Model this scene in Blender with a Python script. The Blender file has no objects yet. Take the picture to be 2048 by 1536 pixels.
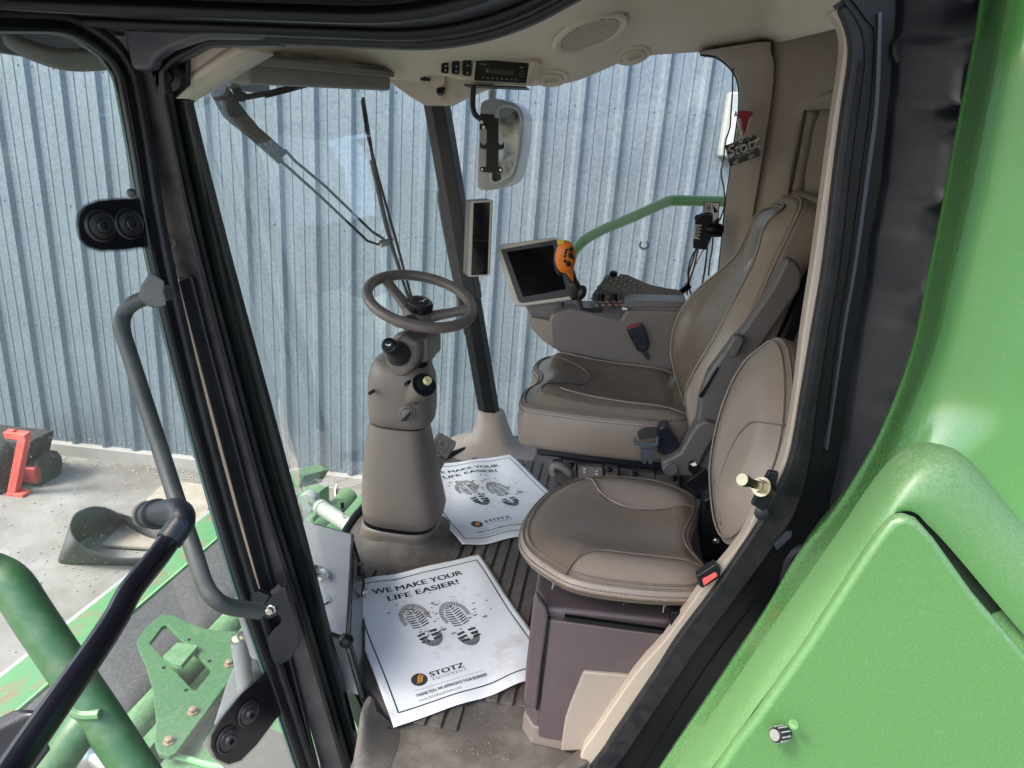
import bpy, bmesh, math, random
from mathutils import Vector, Matrix
random.seed(7)
S = bpy.context.scene
COL = S.collection
R = math.radians
# ------------------------------------------------------------------ camera
AX = Matrix(((0.98675648, 0.11401644, -0.11537728), (0.14563651, -0.3095247, 0.93967253), (0.071426, -0.9440311, -0.32203046)))
CAM = Vector((0, 0, 1.22))
cd = bpy.data.cameras.new('camera'); cam = bpy.data.objects.new('camera', cd); COL.objects.link(cam)
rx, dn, fw = AX.col[0], AX.col[1], AX.col[2]
cam.matrix_world = Matrix(((rx[0], -dn[0], -fw[0], 0), (rx[1], -dn[1], -fw[1], 0), (rx[2], -dn[2], -fw[2], CAM.z), (0, 0, 0, 1)))
cd.sensor_width = 36; cd.lens = 36 * 1420 / 2048; cd.clip_start = 0.02; cd.clip_end = 300
S.camera = cam
# ------------------------------------------------------------------ sky, sun, exposure
SUN_EL, SUN_AZ = 50, 236          # azimuth measured clockwise from +Y
w = bpy.data.worlds.new('World'); S.world = w; w.use_nodes = True
nt = w.node_tree; bg = nt.nodes['Background']
sk = nt.nodes.new('ShaderNodeTexSky'); sk.sky_type = 'NISHITA'; sk.sun_disc = False
sk.sun_elevation = R(SUN_EL); sk.sun_rotation = R(SUN_AZ); sk.air_density = 1.0; sk.dust_density = 3.5; sk.ozone_density = 1.0
nt.links.new(sk.outputs[0], bg.inputs[0]); bg.inputs[1].default_value = 0.15
sl = bpy.data.lights.new('sun', 'SUN'); sl.energy = 1.3; sl.angle = R(14); sl.color = (1, 0.96, 0.9)
so = bpy.data.objects.new('sun', sl); COL.objects.link(so)
sd = Vector((math.sin(R(SUN_AZ)) * math.cos(R(SUN_EL)), math.cos(R(SUN_AZ)) * math.cos(R(SUN_EL)), math.sin(R(SUN_EL))))
so.rotation_euler = sd.to_track_quat('Z', 'Y').to_euler(); so.location = (0, 0, 12)
S.view_settings.view_transform = 'Standard'; S.view_settings.look = 'None'; S.view_settings.gamma = 1
S.view_settings.exposure = 2.12; S.view_settings.use_curve_mapping = False
S.render.engine = 'CYCLES'
S.cycles.max_bounces = 10; S.cycles.transparent_max_bounces = 24; S.cycles.caustics_reflective = False; S.cycles.caustics_refractive = False
S.cycles.use_denoising = True

# ------------------------------------------------------------------ points: a sight line met with a plane of the place
def ray(px, py): return AX @ Vector(((px - 1024) / 1420, (py - 768) / 1420, 1))
def P(px, py, x=None, y=None, z=None, d=None):
    r = ray(px, py)
    t = x / r[0] if x is not None else y / r[1] if y is not None else (z - CAM.z) / r[2] if z is not None else d
    return CAM + r * t
def PP(px, py, O, N):
    r = ray(px, py); return CAM + r * ((Vector(O) - CAM).dot(N) / r.dot(N))
def GX(Y, z): return -0.75 + 0.33 * ((Y - 1.99) / 0.77) ** 2 - 0.24 * z       # the curved windshield
def GP(px, py, off=0.0):
    r = ray(px, py); a, b = 0.8, 4.0
    f = lambda t: (CAM + r * t)[0] - (GX((CAM + r * t)[1], (CAM + r * t)[2]) + off)
    for i in range(50):
        m = (a + b) / 2
        if f(m) > 0: a = m
        else: b = m
    return CAM + r * a
def V(*a): return Vector(a)
def cat(pts, n=6, closed=False):
    pts = [Vector(p) for p in pts]; L = len(pts); out = []
    for i in range(L if closed else L - 1):
        g = (lambda k: pts[k % L]) if closed else (lambda k: pts[max(0, min(L - 1, k))])
        p0, p1, p2, p3 = g(i - 1), g(i), g(i + 1), g(i + 2)
        for k in range(n):
            t = k / n
            out.append(0.5 * ((2 * p1) + (p2 - p0) * t + (2 * p0 - 5 * p1 + 4 * p2 - p3) * t * t + (3 * p1 - p0 - 3 * p2 + p3) * t ** 3))
    if not closed: out.append(pts[-1])
    return out
# ------------------------------------------------------------------ mesh builder
class MB:
    def __init__(s): s.v = []; s.f = []
    def add(s, vs, fs):
        b = len(s.v); s.v += [Vector(q) for q in vs]; s.f += [tuple(b + i for i in f) for f in fs]; return s
    def box(s, c, sz, m=None):
        c = Vector(c); vs = []
        for i in (-1, 1):
            for j in (-1, 1):
                for k in (-1, 1):
                    q = Vector((i * sz[0] / 2, j * sz[1] / 2, k * sz[2] / 2)); vs.append(c + (m @ q if m else q))
        return s.add(vs, [(0, 1, 3, 2), (4, 6, 7, 5), (0, 4, 5, 1), (2, 3, 7, 6), (0, 2, 6, 4), (1, 5, 7, 3)])
    def prism(s, poly, vec):
        n = len(poly); vec = Vector(vec); a = [Vector(p) for p in poly]
        return s.add(a + [p + vec for p in a], [tuple(range(n)), tuple(range(2 * n - 1, n - 1, -1))] + [(i, (i + 1) % n, n + (i + 1) % n, n + i) for i in range(n)])
    def loft(s, loops, closed=True, cap=True):
        n = len(loops[0]); vs = [p for l in loops for p in l]; fs = []
        for i in range(len(loops) - 1):
            for j in range(n if closed else n - 1):
                k = (j + 1) % n; fs.append((i * n + j, i * n + k, (i + 1) * n + k, (i + 1) * n + j))
        if cap and closed: fs += [tuple(range(n)), tuple(range((len(loops) - 1) * n, len(loops) * n))]
        return s.add(vs, fs)
    def tube(s, pts, r, n=10, closed=False, flat=1.0, up=None):
        pts = [Vector(p) for p in pts]; L = len(pts); loops = []; u = Vector(up) if up else None
        for i, p in enumerate(pts):
            a = pts[(i - 1) % L] if closed or i else p; b = pts[(i + 1) % L] if closed or i < L - 1 else p
            t = (b - a).normalized()
            if u is None: u = t.orthogonal()
            u = (u - t * u.dot(t)).normalized(); v = t.cross(u)
            rr = r[i] if isinstance(r, (list, tuple)) else r
            loops.append([p + u * (rr * math.cos(2 * math.pi * k / n)) + v * (rr * flat * math.sin(2 * math.pi * k / n)) for k in range(n)])
        if closed: loops.append(loops[0])
        return s.loft(loops, cap=not closed)
    def lathe(s, c, ax, prof, n=20):
        ax = Vector(ax).normalized(); u = ax.orthogonal().normalized(); v = ax.cross(u); c = Vector(c)
        return s.loft([[c + ax * h + (u * math.cos(2 * math.pi * k / n) + v * math.sin(2 * math.pi * k / n)) * max(r, 1e-4) for k in range(n)] for r, h in prof])
    def ell(s, c, rad, m=None, n=16, k=10):
        c = Vector(c); L = []
        for i in range(k + 1):
            th = math.pi * i / k; sr = max(math.sin(th), 1e-3)
            L.append([c + (lambda q: m @ q if m else q)(Vector((rad[0] * sr * math.cos(2 * math.pi * j / n), rad[1] * sr * math.sin(2 * math.pi * j / n), rad[2] * math.cos(th)))) for j in range(n)])
        return s.loft(L)
    def grid(s, fn, nu, nv):
        vs = [fn(i / nu, j / nv) for j in range(nv + 1) for i in range(nu + 1)]
        return s.add(vs, [(j * (nu + 1) + i, j * (nu + 1) + i + 1, (j + 1) * (nu + 1) + i + 1, (j + 1) * (nu + 1) + i) for j in range(nv) for i in range(nu)])
ORG = {}
def BENDS(): return globals().get('BEND', ())
def thing(name, label, cat_, loc=(0, 0, 0), group=None):
    o = bpy.data.objects.new(name, None); COL.objects.link(o); o.location = loc; o.empty_display_size = 0.05
    o['label'] = label; o['category'] = cat_
    if group: o['group'] = group
    ORG[o] = Vector(loc); return o
def mk(name, mb, m, parent=None, label=None, cat_=None, group=None, kind=None, bevel=0, seg=2, ang=32, sub=0, solid=0, offs=0, normals=True):
    if BENDS() and parent in BENDS():
        for q in mb.v:
            h = (q - BO).dot(BU); q += BN * (.055 * math.exp(-((h - .27) / .16) ** 2) * max(0, min(1, (q.y - BO.y + .05) / .22)))
    me = bpy.data.meshes.new(name)
    if parent is not None: org = ORG[parent]
    elif kind: org = Vector()
    else: org = sum(mb.v, Vector()) / len(mb.v); org.z = min(q.z for q in mb.v)
    me.from_pydata([tuple(q - org) for q in mb.v], [], mb.f); me.validate(); me.update()
    bm = bmesh.new(); bm.from_mesh(me)
    bmesh.ops.remove_doubles(bm, verts=bm.verts, dist=1e-6)
    if normals: bmesh.ops.recalc_face_normals(bm, faces=bm.faces)
    bm.to_mesh(me); bm.free()
    me.polygons.foreach_set('use_smooth', [True] * len(me.polygons))
    if ang and not sub: me.set_sharp_from_angle(angle=R(ang))
    o = bpy.data.objects.new(name, me); COL.objects.link(o)
    if m: me.materials.append(m)
    if parent is not None: o.parent = parent
    else: o.location = org
    ORG[o] = org
    if solid:
        q = o.modifiers.new('solid', 'SOLIDIFY'); q.thickness = solid; q.offset = offs
    if bevel:
        q = o.modifiers.new('bevel', 'BEVEL'); q.width = bevel; q.segments = seg; q.limit_method = 'ANGLE'; q.angle_limit = R(35); q.harden_normals = True
    if sub:
        q = o.modifiers.new('sub', 'SUBSURF'); q.levels = sub; q.render_levels = sub
    if label: o['label'] = label
    if cat_: o['category'] = cat_
    if group: o['group'] = group
    if kind: o['kind'] = kind
    return o
def copy_tree(o, off, parent=None):
    c = o.copy(); COL.objects.link(c)
    if parent is not None: c.parent = parent
    else: c.location = o.location + Vector(off)
    for ch in list(o.children): copy_tree(ch, off, c)
    return c
def frame3(z, xh=(1, 0, 0)):
    z = Vector(z).normalized(); x = Vector(xh); x = (x - z * x.dot(z)).normalized(); return Matrix((x, z.cross(x), z)).transposed()
# ------------------------------------------------------------------ materials
MATS = {}
def mat(name, col, rough=0.5, metal=0.0, col2=None, nscale=8, namt=0.5, bump=0.0, bscale=60, kind='noise', dust=None, damt=0.0, dscale=6, spec=0.5, coat=0.0, rvar=0.12, updust=0.0, dlo=0.42, dhi=0.75):
    if name in MATS: return MATS[name]
    m = bpy.data.materials.new(name); m.use_nodes = True; t = m.node_tree; N = t.nodes; L = t.links
    b = N['Principled BSDF']; b.inputs['Metallic'].default_value = metal; b.inputs['Specular IOR Level'].default_value = spec
    if coat: b.inputs['Coat Weight'].default_value = coat; b.inputs['Coat Roughness'].default_value = 0.12
    geo = N.new('ShaderNodeTexCoord'); co = geo.outputs['Object']
    n1 = N.new('ShaderNodeTexNoise'); n1.inputs['Scale'].default_value = nscale; n1.inputs['Detail'].default_value = 6; n1.inputs['Roughness'].default_value = 0.62; L.new(co, n1.inputs['Vector'])
    rmp = N.new('ShaderNodeMapRange'); rmp.inputs[1].default_value = 0.32; rmp.inputs[2].default_value = 0.68; L.new(n1.outputs[0], rmp.inputs[0])
    mx = N.new('ShaderNodeMix'); mx.data_type = 'RGBA'; mx.inputs[6].default_value = (*col, 1)
    c2 = col2 or tuple(c * 0.8 for c in col); mx.inputs[7].default_value = (*c2, 1)
    ml = N.new('ShaderNodeMath'); ml.operation = 'MULTIPLY'; ml.inputs[1].default_value = namt; L.new(rmp.outputs[0], ml.inputs[0]); L.new(ml.outputs[0], mx.inputs[0])
    out = mx.outputs[2]
    if dust:
        n2 = N.new('ShaderNodeTexNoise'); n2.inputs['Scale'].default_value = dscale; n2.inputs['Detail'].default_value = 9; n2.inputs['Roughness'].default_value = 0.7; L.new(co, n2.inputs['Vector'])
        r2 = N.new('ShaderNodeMapRange'); r2.inputs[1].default_value = dlo; r2.inputs[2].default_value = dhi; r2.inputs[4].default_value = damt; L.new(n2.outputs[0], r2.inputs[0])
        f = r2.outputs[0]
        if updust:
            g = N.new('ShaderNodeNewGeometry'); sx = N.new('ShaderNodeSeparateXYZ'); L.new(g.outputs['Normal'], sx.inputs[0])
            r3 = N.new('ShaderNodeMapRange'); r3.inputs[1].default_value = 0.1; r3.inputs[2].default_value = 0.8; r3.inputs[4].default_value = updust; L.new(sx.outputs[2], r3.inputs[0])
            n3 = N.new('ShaderNodeTexNoise'); n3.inputs['Scale'].default_value = 260; n3.inputs['Detail'].default_value = 5; L.new(co, n3.inputs['Vector'])
            r5 = N.new('ShaderNodeMapRange'); r5.inputs[1].default_value = .3; r5.inputs[2].default_value = .7; L.new(n3.outputs[0], r5.inputs[0])
            m5 = N.new('ShaderNodeMath'); m5.operation = 'MULTIPLY'; L.new(r3.outputs[0], m5.inputs[0]); L.new(r5.outputs[0], m5.inputs[1])
            ad = N.new('ShaderNodeMath'); ad.operation = 'ADD'; ad.use_clamp = True; L.new(f, ad.inputs[0]); L.new(m5.outputs[0], ad.inputs[1]); f = ad.outputs[0]
        mx2 = N.new('ShaderNodeMix'); mx2.data_type = 'RGBA'; mx2.inputs[7].default_value = (*dust, 1); L.new(f, mx2.inputs[0]); L.new(out, mx2.inputs[6]); out = mx2.outputs[2]
        rr = N.new('ShaderNodeMapRange'); rr.inputs[3].default_value = rough; rr.inputs[4].default_value = min(1, rough + 0.45); L.new(f, rr.inputs[0]); L.new(rr.outputs[0], b.inputs['Roughness'])
    else:
        rr = N.new('ShaderNodeMapRange'); rr.inputs[3].default_value = max(0.02, rough - rvar / 2); rr.inputs[4].default_value = min(1, rough + rvar / 2); L.new(rmp.outputs[0], rr.inputs[0]); L.new(rr.outputs[0], b.inputs['Roughness'])
    L.new(out, b.inputs['Base Color'])
    if bump:
        if kind == 'voronoi': tx = N.new('ShaderNodeTexVoronoi'); tx.inputs['Scale'].default_value = bscale; h = tx.outputs['Distance']
        else: tx = N.new('ShaderNodeTexNoise'); tx.inputs['Scale'].default_value = bscale; tx.inputs['Detail'].default_value = 4; h = tx.outputs[0]
        L.new(co, tx.inputs['Vector'])
        bp = N.new('ShaderNodeBump'); bp.inputs['Strength'].default_value = bump; bp.inputs['Distance'].default_value = 0.002; L.new(h, bp.inputs['Height']); L.new(bp.outputs[0], b.inputs['Normal'])
    MATS[name] = m; return m
def glass(name, tint=(0.93, 0.96, 0.94), dusty=0.0, specks=0.0, refl=1.0):
    if name in MATS: return MATS[name]
    m = bpy.data.materials.new(name); m.use_nodes = True; t = m.node_tree; N = t.nodes; L = t.links
    N.remove(N['Principled BSDF']); o = N['Material Output']
    tr = N.new('ShaderNodeBsdfTransparent'); tr.inputs[0].default_value = (*tint, 1)
    gl = N.new('ShaderNodeBsdfGlossy'); gl.inputs['Roughness'].default_value = 0.015; gl.inputs[0].default_value = (1, 1, 1, 1)
    fr = N.new('ShaderNodeFresnel'); fr.inputs[0].default_value = 1.45
    g = N.new('ShaderNodeNewGeometry'); ff = N.new('ShaderNodeMapRange'); ff.inputs[3].default_value = 1.45; ff.inputs[4].default_value = 1 / 1.45
    L.new(g.outputs['Backfacing'], ff.inputs[0])
    ab = N.new('ShaderNodeVectorMath')
    # same reflection from either side: feed the fresnel a constant index and cap it
    lw = N.new('ShaderNodeLayerWeight'); lw.inputs[0].default_value = 0.12
    mlt = N.new('ShaderNodeMath'); mlt.operation = 'MULTIPLY_ADD'; mlt.inputs[1].default_value = 0.75 * refl; mlt.inputs[2].default_value = 0.035 * refl; mlt.use_clamp = True
    L.new(lw.outputs['Facing'], mlt.inputs[0])
    pw = N.new('ShaderNodeMath'); pw.operation = 'POWER'; pw.inputs[1].default_value = 2.2
    ms = N.new('ShaderNodeMixShader'); L.new(mlt.outputs[0], ms.inputs[0]); L.new(tr.outputs[0], ms.inputs[1]); L.new(gl.outputs[0], ms.inputs[2])
    for q in (fr, ff, ab, pw, g): N.remove(q)
    last = ms.outputs[0]
    if dusty or specks:
        df = N.new('ShaderNodeBsdfDiffuse'); df.inputs[0].default_value = (0.62, 0.6, 0.55, 1)
        tl = N.new('ShaderNodeBsdfTranslucent'); tl.inputs[0].default_value = (0.62, 0.6, 0.55, 1)
        md = N.new('ShaderNodeMixShader'); md.inputs[0].default_value = 0.5; L.new(df.outputs[0], md.inputs[1]); L.new(tl.outputs[0], md.inputs[2])
        tc = N.new('ShaderNodeTexCoord')
        n1 = N.new('ShaderNodeTexNoise'); n1.inputs['Scale'].default_value = 4; n1.inputs['Detail'].default_value = 7; L.new(tc.outputs['Object'], n1.inputs['Vector'])
        r1 = N.new('ShaderNodeMapRange'); r1.inputs[1].default_value = 0.35; r1.inputs[2].default_value = 0.75; r1.inputs[3].default_value = dusty * 0.4; r1.inputs[4].default_value = dusty; L.new(n1.outputs[0], r1.inputs[0])
        vo = N.new('ShaderNodeTexNoise'); vo.inputs['Scale'].default_value = 260; vo.inputs['Detail'].default_value = 2; L.new(tc.outputs['Object'], vo.inputs['Vector'])
        r2 = N.new('ShaderNodeMapRange'); r2.inputs[1].default_value = 0.66; r2.inputs[2].default_value = 0.74; r2.inputs[4].default_value = specks; L.new(vo.outputs[0], r2.inputs[0])
        ad = N.new('ShaderNodeMath'); ad.use_clamp = True; L.new(r1.outputs[0], ad.inputs[0]); L.new(r2.outputs[0], ad.inputs[1])
        m2 = N.new('ShaderNodeMixShader'); L.new(ad.outputs[0], m2.inputs[0]); L.new(last, m2.inputs[1]); L.new(md.outputs[0], m2.inputs[2]); last = m2.outputs[0]
    L.new(last, o.inputs[0]); MATS[name] = m; return m
DUST = (0.42, 0.36, 0.29)
BLACK = mat('black_plastic', (0.0048, 0.006, 0.0095), 0.36, dust=(0.08, 0.083, 0.09), damt=0.08, spec=.4, bump=0.15, bscale=300)
BLACKD = mat('dusty_black_steel', (0.011, 0.0108, 0.0125), 0.36, dust=(0.14, 0.115, 0.1), damt=0.4, dscale=9, bump=0.1, bscale=120)
FRAMEP_ = mat('frame_paint', (0.014, 0.0145, 0.018), 0.38, dust=(0.13, 0.108, 0.097), damt=0.6, dscale=8, dlo=.36)
ROOFBLK = mat('roof_plastic', (0.058, 0.061, 0.08), 0.36, dust=(0.16, 0.15, 0.15), damt=0.35, dscale=5, bump=0.12, bscale=350)
RUBBER = mat('seal_rubber', (0.006, 0.007, 0.009), 0.5, dust=(0.1, 0.092, 0.085), damt=0.2, spec=.4, dscale=30)
SATIN = mat('satin_black_paint', (0.0025, 0.0035, 0.0045), 0.4, dust=(0.06, 0.058, 0.055), damt=0.05, spec=.3)
TAUPE = mat('taupe_plastic', (0.3, 0.252, 0.208), 0.46, col2=(0.27, 0.225, 0.185), bump=0.12, bscale=500)
GREYP = mat('grey_plastic', (0.155, 0.136, 0.122), 0.5, bump=0.12, bscale=500)
PLUM = mat('plum_brown_plastic', (0.082, 0.06, 0.064), 0.45, dust=(0.33, 0.28, 0.25), damt=0.1, dscale=8, bump=0.12, bscale=500)
BEIGE = mat('beige_trim', (0.4, 0.335, 0.27), 0.6, dust=(0.35, 0.27, 0.2), damt=0.1, bump=0.1, bscale=400)
CREAM = mat('cream_plastic', (0.66, 0.585, 0.49), 0.5, bump=0.08, bscale=500)
HEADL = mat('headliner_fabric', (0.7, 0.64, 0.555), 0.95, col2=(0.6, 0.53, 0.445), nscale=3, bump=0.35, bscale=260, spec=0.2)
LEATH = mat('taupe_leather', (0.27, 0.222, 0.183), 0.34, col2=(0.215, 0.166, 0.127), nscale=5, namt=0.7, bump=0.13, bscale=240, kind='voronoi')
LEATHB = mat('brown_worn_leather', (0.18, 0.146, 0.116), 0.29, col2=(0.14, 0.103, 0.075), nscale=4, namt=0.8, bump=0.1, bscale=240, kind='voronoi')
THREAD = mat('thread', (0.2, 0.13, 0.105), 0.8)
FLOORM = mat('floor_mat_rubber', (0.085, 0.072, 0.062), 0.6, dust=(0.34, 0.3, 0.26), damt=0.5, dscale=8, dlo=.47, dhi=.8, bump=0.2, bscale=120)
GREEN = mat('green_paint', (0.054, 0.178, 0.042), 0.25, col2=(0.06, 0.192, 0.046), nscale=2, dust=(0.26, 0.3, 0.21), damt=0.08, dscale=150, dlo=.48, coat=0.7, updust=0.3)
GREENM = mat('green_machine_paint', (0.046, 0.165, 0.052), 0.42, dust=(0.3, 0.31, 0.24), damt=0.4, dscale=40, updust=0.2)
PIPEG = mat('green_pipe_paint', (0.03, 0.095, 0.034), 0.4, dust=(0.25, 0.25, 0.18), damt=0.25, dscale=30)
GREENR = mat('rusted_green_paint', (0.065, 0.19, 0.075), 0.5, dust=(0.17, 0.085, 0.06), damt=0.75, dscale=5.5, dlo=.52, dhi=.62)
GREENL = mat('pale_green_rail', (0.13, 0.36, 0.13), 0.4, dust=(0.4, 0.42, 0.32), damt=0.3)
STEEL = mat('zinc_steel', (0.55, 0.55, 0.53), 0.3, metal=1.0, col2=(0.45, 0.42, 0.36))
BRASSZ = mat('yellow_zinc', (0.33, 0.31, 0.22), 0.3, metal=1.0)
RUSTB = mat('rusty_bolt', (0.28, 0.2, 0.14), 0.6, metal=0.5)
GREYT = mat('grey_tube_paint', (0.03, 0.036, 0.033), 0.5, dust=(0.16, 0.155, 0.135), damt=0.3, dscale=25)
SCREEN = mat('dark_screen', (0.0025, 0.003, 0.004), 0.1, rvar=0.03)
DKGREY = mat('dark_grey_plastic', (0.011, 0.011, 0.0125), 0.5)
ORANGE = mat('orange_plastic', (0.78, 0.2, 0.015), 0.42, rvar=0.05)
YELLOW = mat('yellow_plastic', (0.75, 0.52, 0.03), 0.45)
REDP = mat('red_plastic', (0.33, 0.012, 0.02), 0.4)
REDPAINT = mat('red_paint', (0.6, 0.06, 0.045), 0.5, dust=(0.4, 0.3, 0.26), damt=0.25)
WHITEP = mat('white_print', (0.8, 0.8, 0.78), 0.6)
GREYPRINT = mat('grey_print', (0.32, 0.31, 0.3), 0.6)
INK = mat('green_black_ink', (0.02, 0.04, 0.032), 0.7)
INKG = mat('grey_ink', (0.2, 0.21, 0.21), 0.7)
INKO = mat('orange_ink', (0.75, 0.3, 0.03), 0.7)
PAPER = mat('printed_paper', (0.82, 0.82, 0.82), 0.75, col2=(0.78, 0.78, 0.78), dust=(0.36, 0.31, 0.26), damt=0.7, dscale=8, dlo=0.56, dhi=0.8, spec=0.3, bump=.9, bscale=11)
# ================================================================== GROUND AND SHED WALL
GZ = -1.96
CONC = mat('yard_concrete', (0.27, 0.262, 0.248), 0.9, col2=(0.17, 0.16, 0.145), nscale=2.2, namt=0.9, bump=0.6, bscale=55, dust=(0.105, 0.094, 0.08), damt=0.75, dscale=.75, dlo=.42, dhi=.66, spec=0.2)
def yard(u, v):
    x = -60 + 120 * u; y = -60 + 120 * v
    return V(x, y, GZ)
mk('ground', MB().grid(yard, 8, 8), CONC, kind='structure')
WU = V(0.99917, 0.0408, 0); WN = V(0.0408, -0.99917, 0)
PITCH = 0.3035
t0 = CAM + AX @ (V(-0.64968447, 0.09503654, 1.0) * 6.94)
W0 = V(t0.x, t0.y, 0)
GALV = mat('galvanised_steel', (0.195, 0.24, 0.272), 0.38, metal=0.4, col2=(0.118, 0.152, 0.176), nscale=38, namt=0.9, bump=0.05, bscale=60, dust=(0.5, 0.52, 0.52), damt=0.12, dscale=1.2, rvar=0.2)
SPANGLE = GALV
FOOT = mat('footing_concrete', (0.3, 0.285, 0.26), 0.9, col2=(0.2, 0.185, 0.165), nscale=4, bump=0.5, bscale=40)
shed = thing('metal_shed', 'long wall of ribbed blue grey galvanised sheet panels on a concrete footing', 'building', (W0.x, W0.y, GZ))
prof = []
for k in range(3):
    b = k * PITCH
    prof += [(b - 0.045, 0), (b - 0.016, 0.034), (b + 0.016, 0.034), (b + 0.045, 0)]
    for q in (0.105, 0.2): prof += [(b + q - 0.011, 0), (b + q - 0.006, 0.005), (b + q + 0.006, 0.005), (b + q + 0.011, 0)]
prof.append((3 * PITCH - 0.045, 0)); prof.append((3 * PITCH - 0.03, 0.004))
WB, WT = GZ + 0.13, 3.5
def panel():
    pts = [W0 + WU * (a - 0.02) + WN * h for a, h in prof]
    m = MB().loft([[q + V(0, 0, z) for q in pts] for z in (WB, WB + 1.8, WT)], closed=False)
    return mk('wall_panel', m, GALV, shed, ang=12, normals=False)
pan = panel()
for k in range(-5, 15):
    if k == 0: continue
    c = pan.copy(); COL.objects.link(c); c.parent = shed; c.location = WU * (3 * PITCH * k) + WN * (0.0015 if k % 2 else 0)
    c.rotation_euler = (0, 0, R(random.uniform(-.12, .12)))
m = MB(); A = W0 + WU * -5.2 + WN * 0.055; B = W0 + WU * 13.5 + WN * 0.055
m.prism([A + V(0, 0, GZ - .1), A + V(0, 0, WB - .012), A - WN * .055 + V(0, 0, WB - .002), A - WN * .3 + V(0, 0, WB - .002), A - WN * .3 + V(0, 0, GZ - .1)], B - A)
mk('footing', m, FOOT, shed, bevel=.006)
m = MB()
for i in range(-14, 43):
    for z in (WB + 0.05, WB + 1.15, WB + 2.25, WB + 3.35):
        for q in (0.062, 0.15, 0.245):
            if z > WB + .1 and q == .15: continue
            m.lathe(W0 + WU * (i * PITCH + q - .02) + V(0, 0, z + random.uniform(-.006, .006)), WN, [(0, 0.010), (.004, .010), (.005, .007), (.009, .003), (.009, .0)], 7)
mk('screw', m, GALV, shed, kind='stuff')
m = MB().prism([W0 + WU * -5.2 + WN * .06 + V(0, 0, WT), W0 + WU * -5.2 - WN * .2 + V(0, 0, WT), W0 + WU * -5.2 - WN * .2 + V(0, 0, WT + .15), W0 + WU * -5.2 + WN * .06 + V(0, 0, WT + .15)], WU * 18.6)
mk('eave_trim', m, GALV, shed)
# litter along the footing
m = MB()
for i in range(700):
    q = W0 + WU * random.uniform(-2, 8) + WN * (0.075 + abs(random.gauss(0, .09))); s_ = random.uniform(.004, .014)
    m.box(q + V(0, 0, GZ + s_ * .3), (s_ * random.uniform(.6, 2), s_, s_ * .6), Matrix.Rotation(random.uniform(0, 6), 3, 'Z'))
mk('dry_litter', m, mat('straw_litter', (0.32, 0.28, 0.19), 0.9, nscale=20, col2=(0.3, 0.27, 0.2)), kind='stuff')
m = MB()
for i in range(1400):
    q = V(random.uniform(-7, -2.2), random.uniform(2.2, 5.6), GZ); s_ = random.uniform(.004, .013)
    m.box(q + V(0, 0, s_ * .3), (s_ * random.uniform(.6, 1.6), s_, s_ * .7), Matrix.Rotation(random.uniform(0, 6), 3, 'Z'))
mk('gravel_grit', m, mat('grit', (0.24, 0.225, 0.2), 0.9, col2=(0.34, 0.33, 0.31), nscale=30), kind='stuff')
# wall light, seen through the right hand window
lw = P(1484, 262, y=5.93); lt = thing('wall_light', 'white box wall light with a square lens under a short conduit', 'light', lw)
FIX = mat('white_fixture', (0.3, 0.33, 0.31), 0.5)
mk('housing', MB().box(lw + V(.02, -.09, .03), (.36, .16, .46)), FIX, lt, bevel=.02)
mk('lens', MB().box(lw + V(.02, -.185, -.02), (.28, .05, .28)), mat('frosted_lens', (0.42, 0.45, 0.42), 0.25), lt, bevel=.015)
mk('conduit', MB().tube([lw + V(-.02, -.05, .27), lw + V(-.02, -.05, 1.2)], .03), FIX, lt)
mk('junction_box', MB().box(lw + V(-.02, -.07, .5), (.16, .09, .22)), FIX, lt, bevel=.01)

# ================================================================== THINGS ON THE YARD
BELT = mat('worn_rubber_belt', (0.035, 0.036, 0.037), 0.75, dust=(0.2, 0.19, 0.175), damt=0.35, dscale=60, bump=0.3, bscale=70)
def beltloop():
    T = [(335, 1128, 330, 1113, .09), (262, 1130, 255, 1117, .11), (200, 1129, 212, 1111, .15), (152, 1128, 172, 1097, .22), (123, 1126, 150, 1079, .3), (118, 1119, 141, 1061, .33), (124, 1108, 142, 1045, .34), (140, 1096, 152, 1027, .35), (160, 1083, 171, 1017, .35), (187, 1068, 193, 1013, .33), (220, 1053, 218, 1018, .29), (246, 1046, 237, 1027, .25), (266, 1062, 266, 1036, .19), (292, 1080, 300, 1050, .14), (335, 1096, 342, 1066, .09)]
    b = cat([P(q[0], q[1], z=GZ + .004) for q in T], 5); tpp = cat([P(q[2], q[3], z=GZ + q[4]) for q in T], 5); n = len(b)
    m = MB().add(b + tpp, [(i, i + 1, n + i + 1, n + i) for i in range(n - 1)])
    mk('conveyor_belt', m, BELT, solid=.012, offs=0, label='worn black rubber belt strip standing in a loop on the concrete yard', cat_='rubber belt')
beltloop()
PLY = mat('weathered_plywood', (0.34, 0.31, 0.26), 0.85, col2=(0.22, 0.18, 0.13), nscale=6, namt=0.9, bump=0.3, bscale=30)
q = [P(*a, z=GZ + .02) for a in ((205, 1093), (262, 1035), (330, 1035), (330, 1102))]
mk('plywood_board', MB().prism(q, (0, 0, .018)), PLY, label='stained plywood sheet lying inside the rubber belt loop', cat_='board')
q = [P(*a, z=GZ + .004) for a in ((262, 1032), (335, 962), (430, 975), (400, 1075))]
mk('plywood_board', MB().prism(q, (0, 0, .015)), PLY, label='pale grey weathered plywood sheet lying between the belt loop and the shed', cat_='board')
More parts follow.
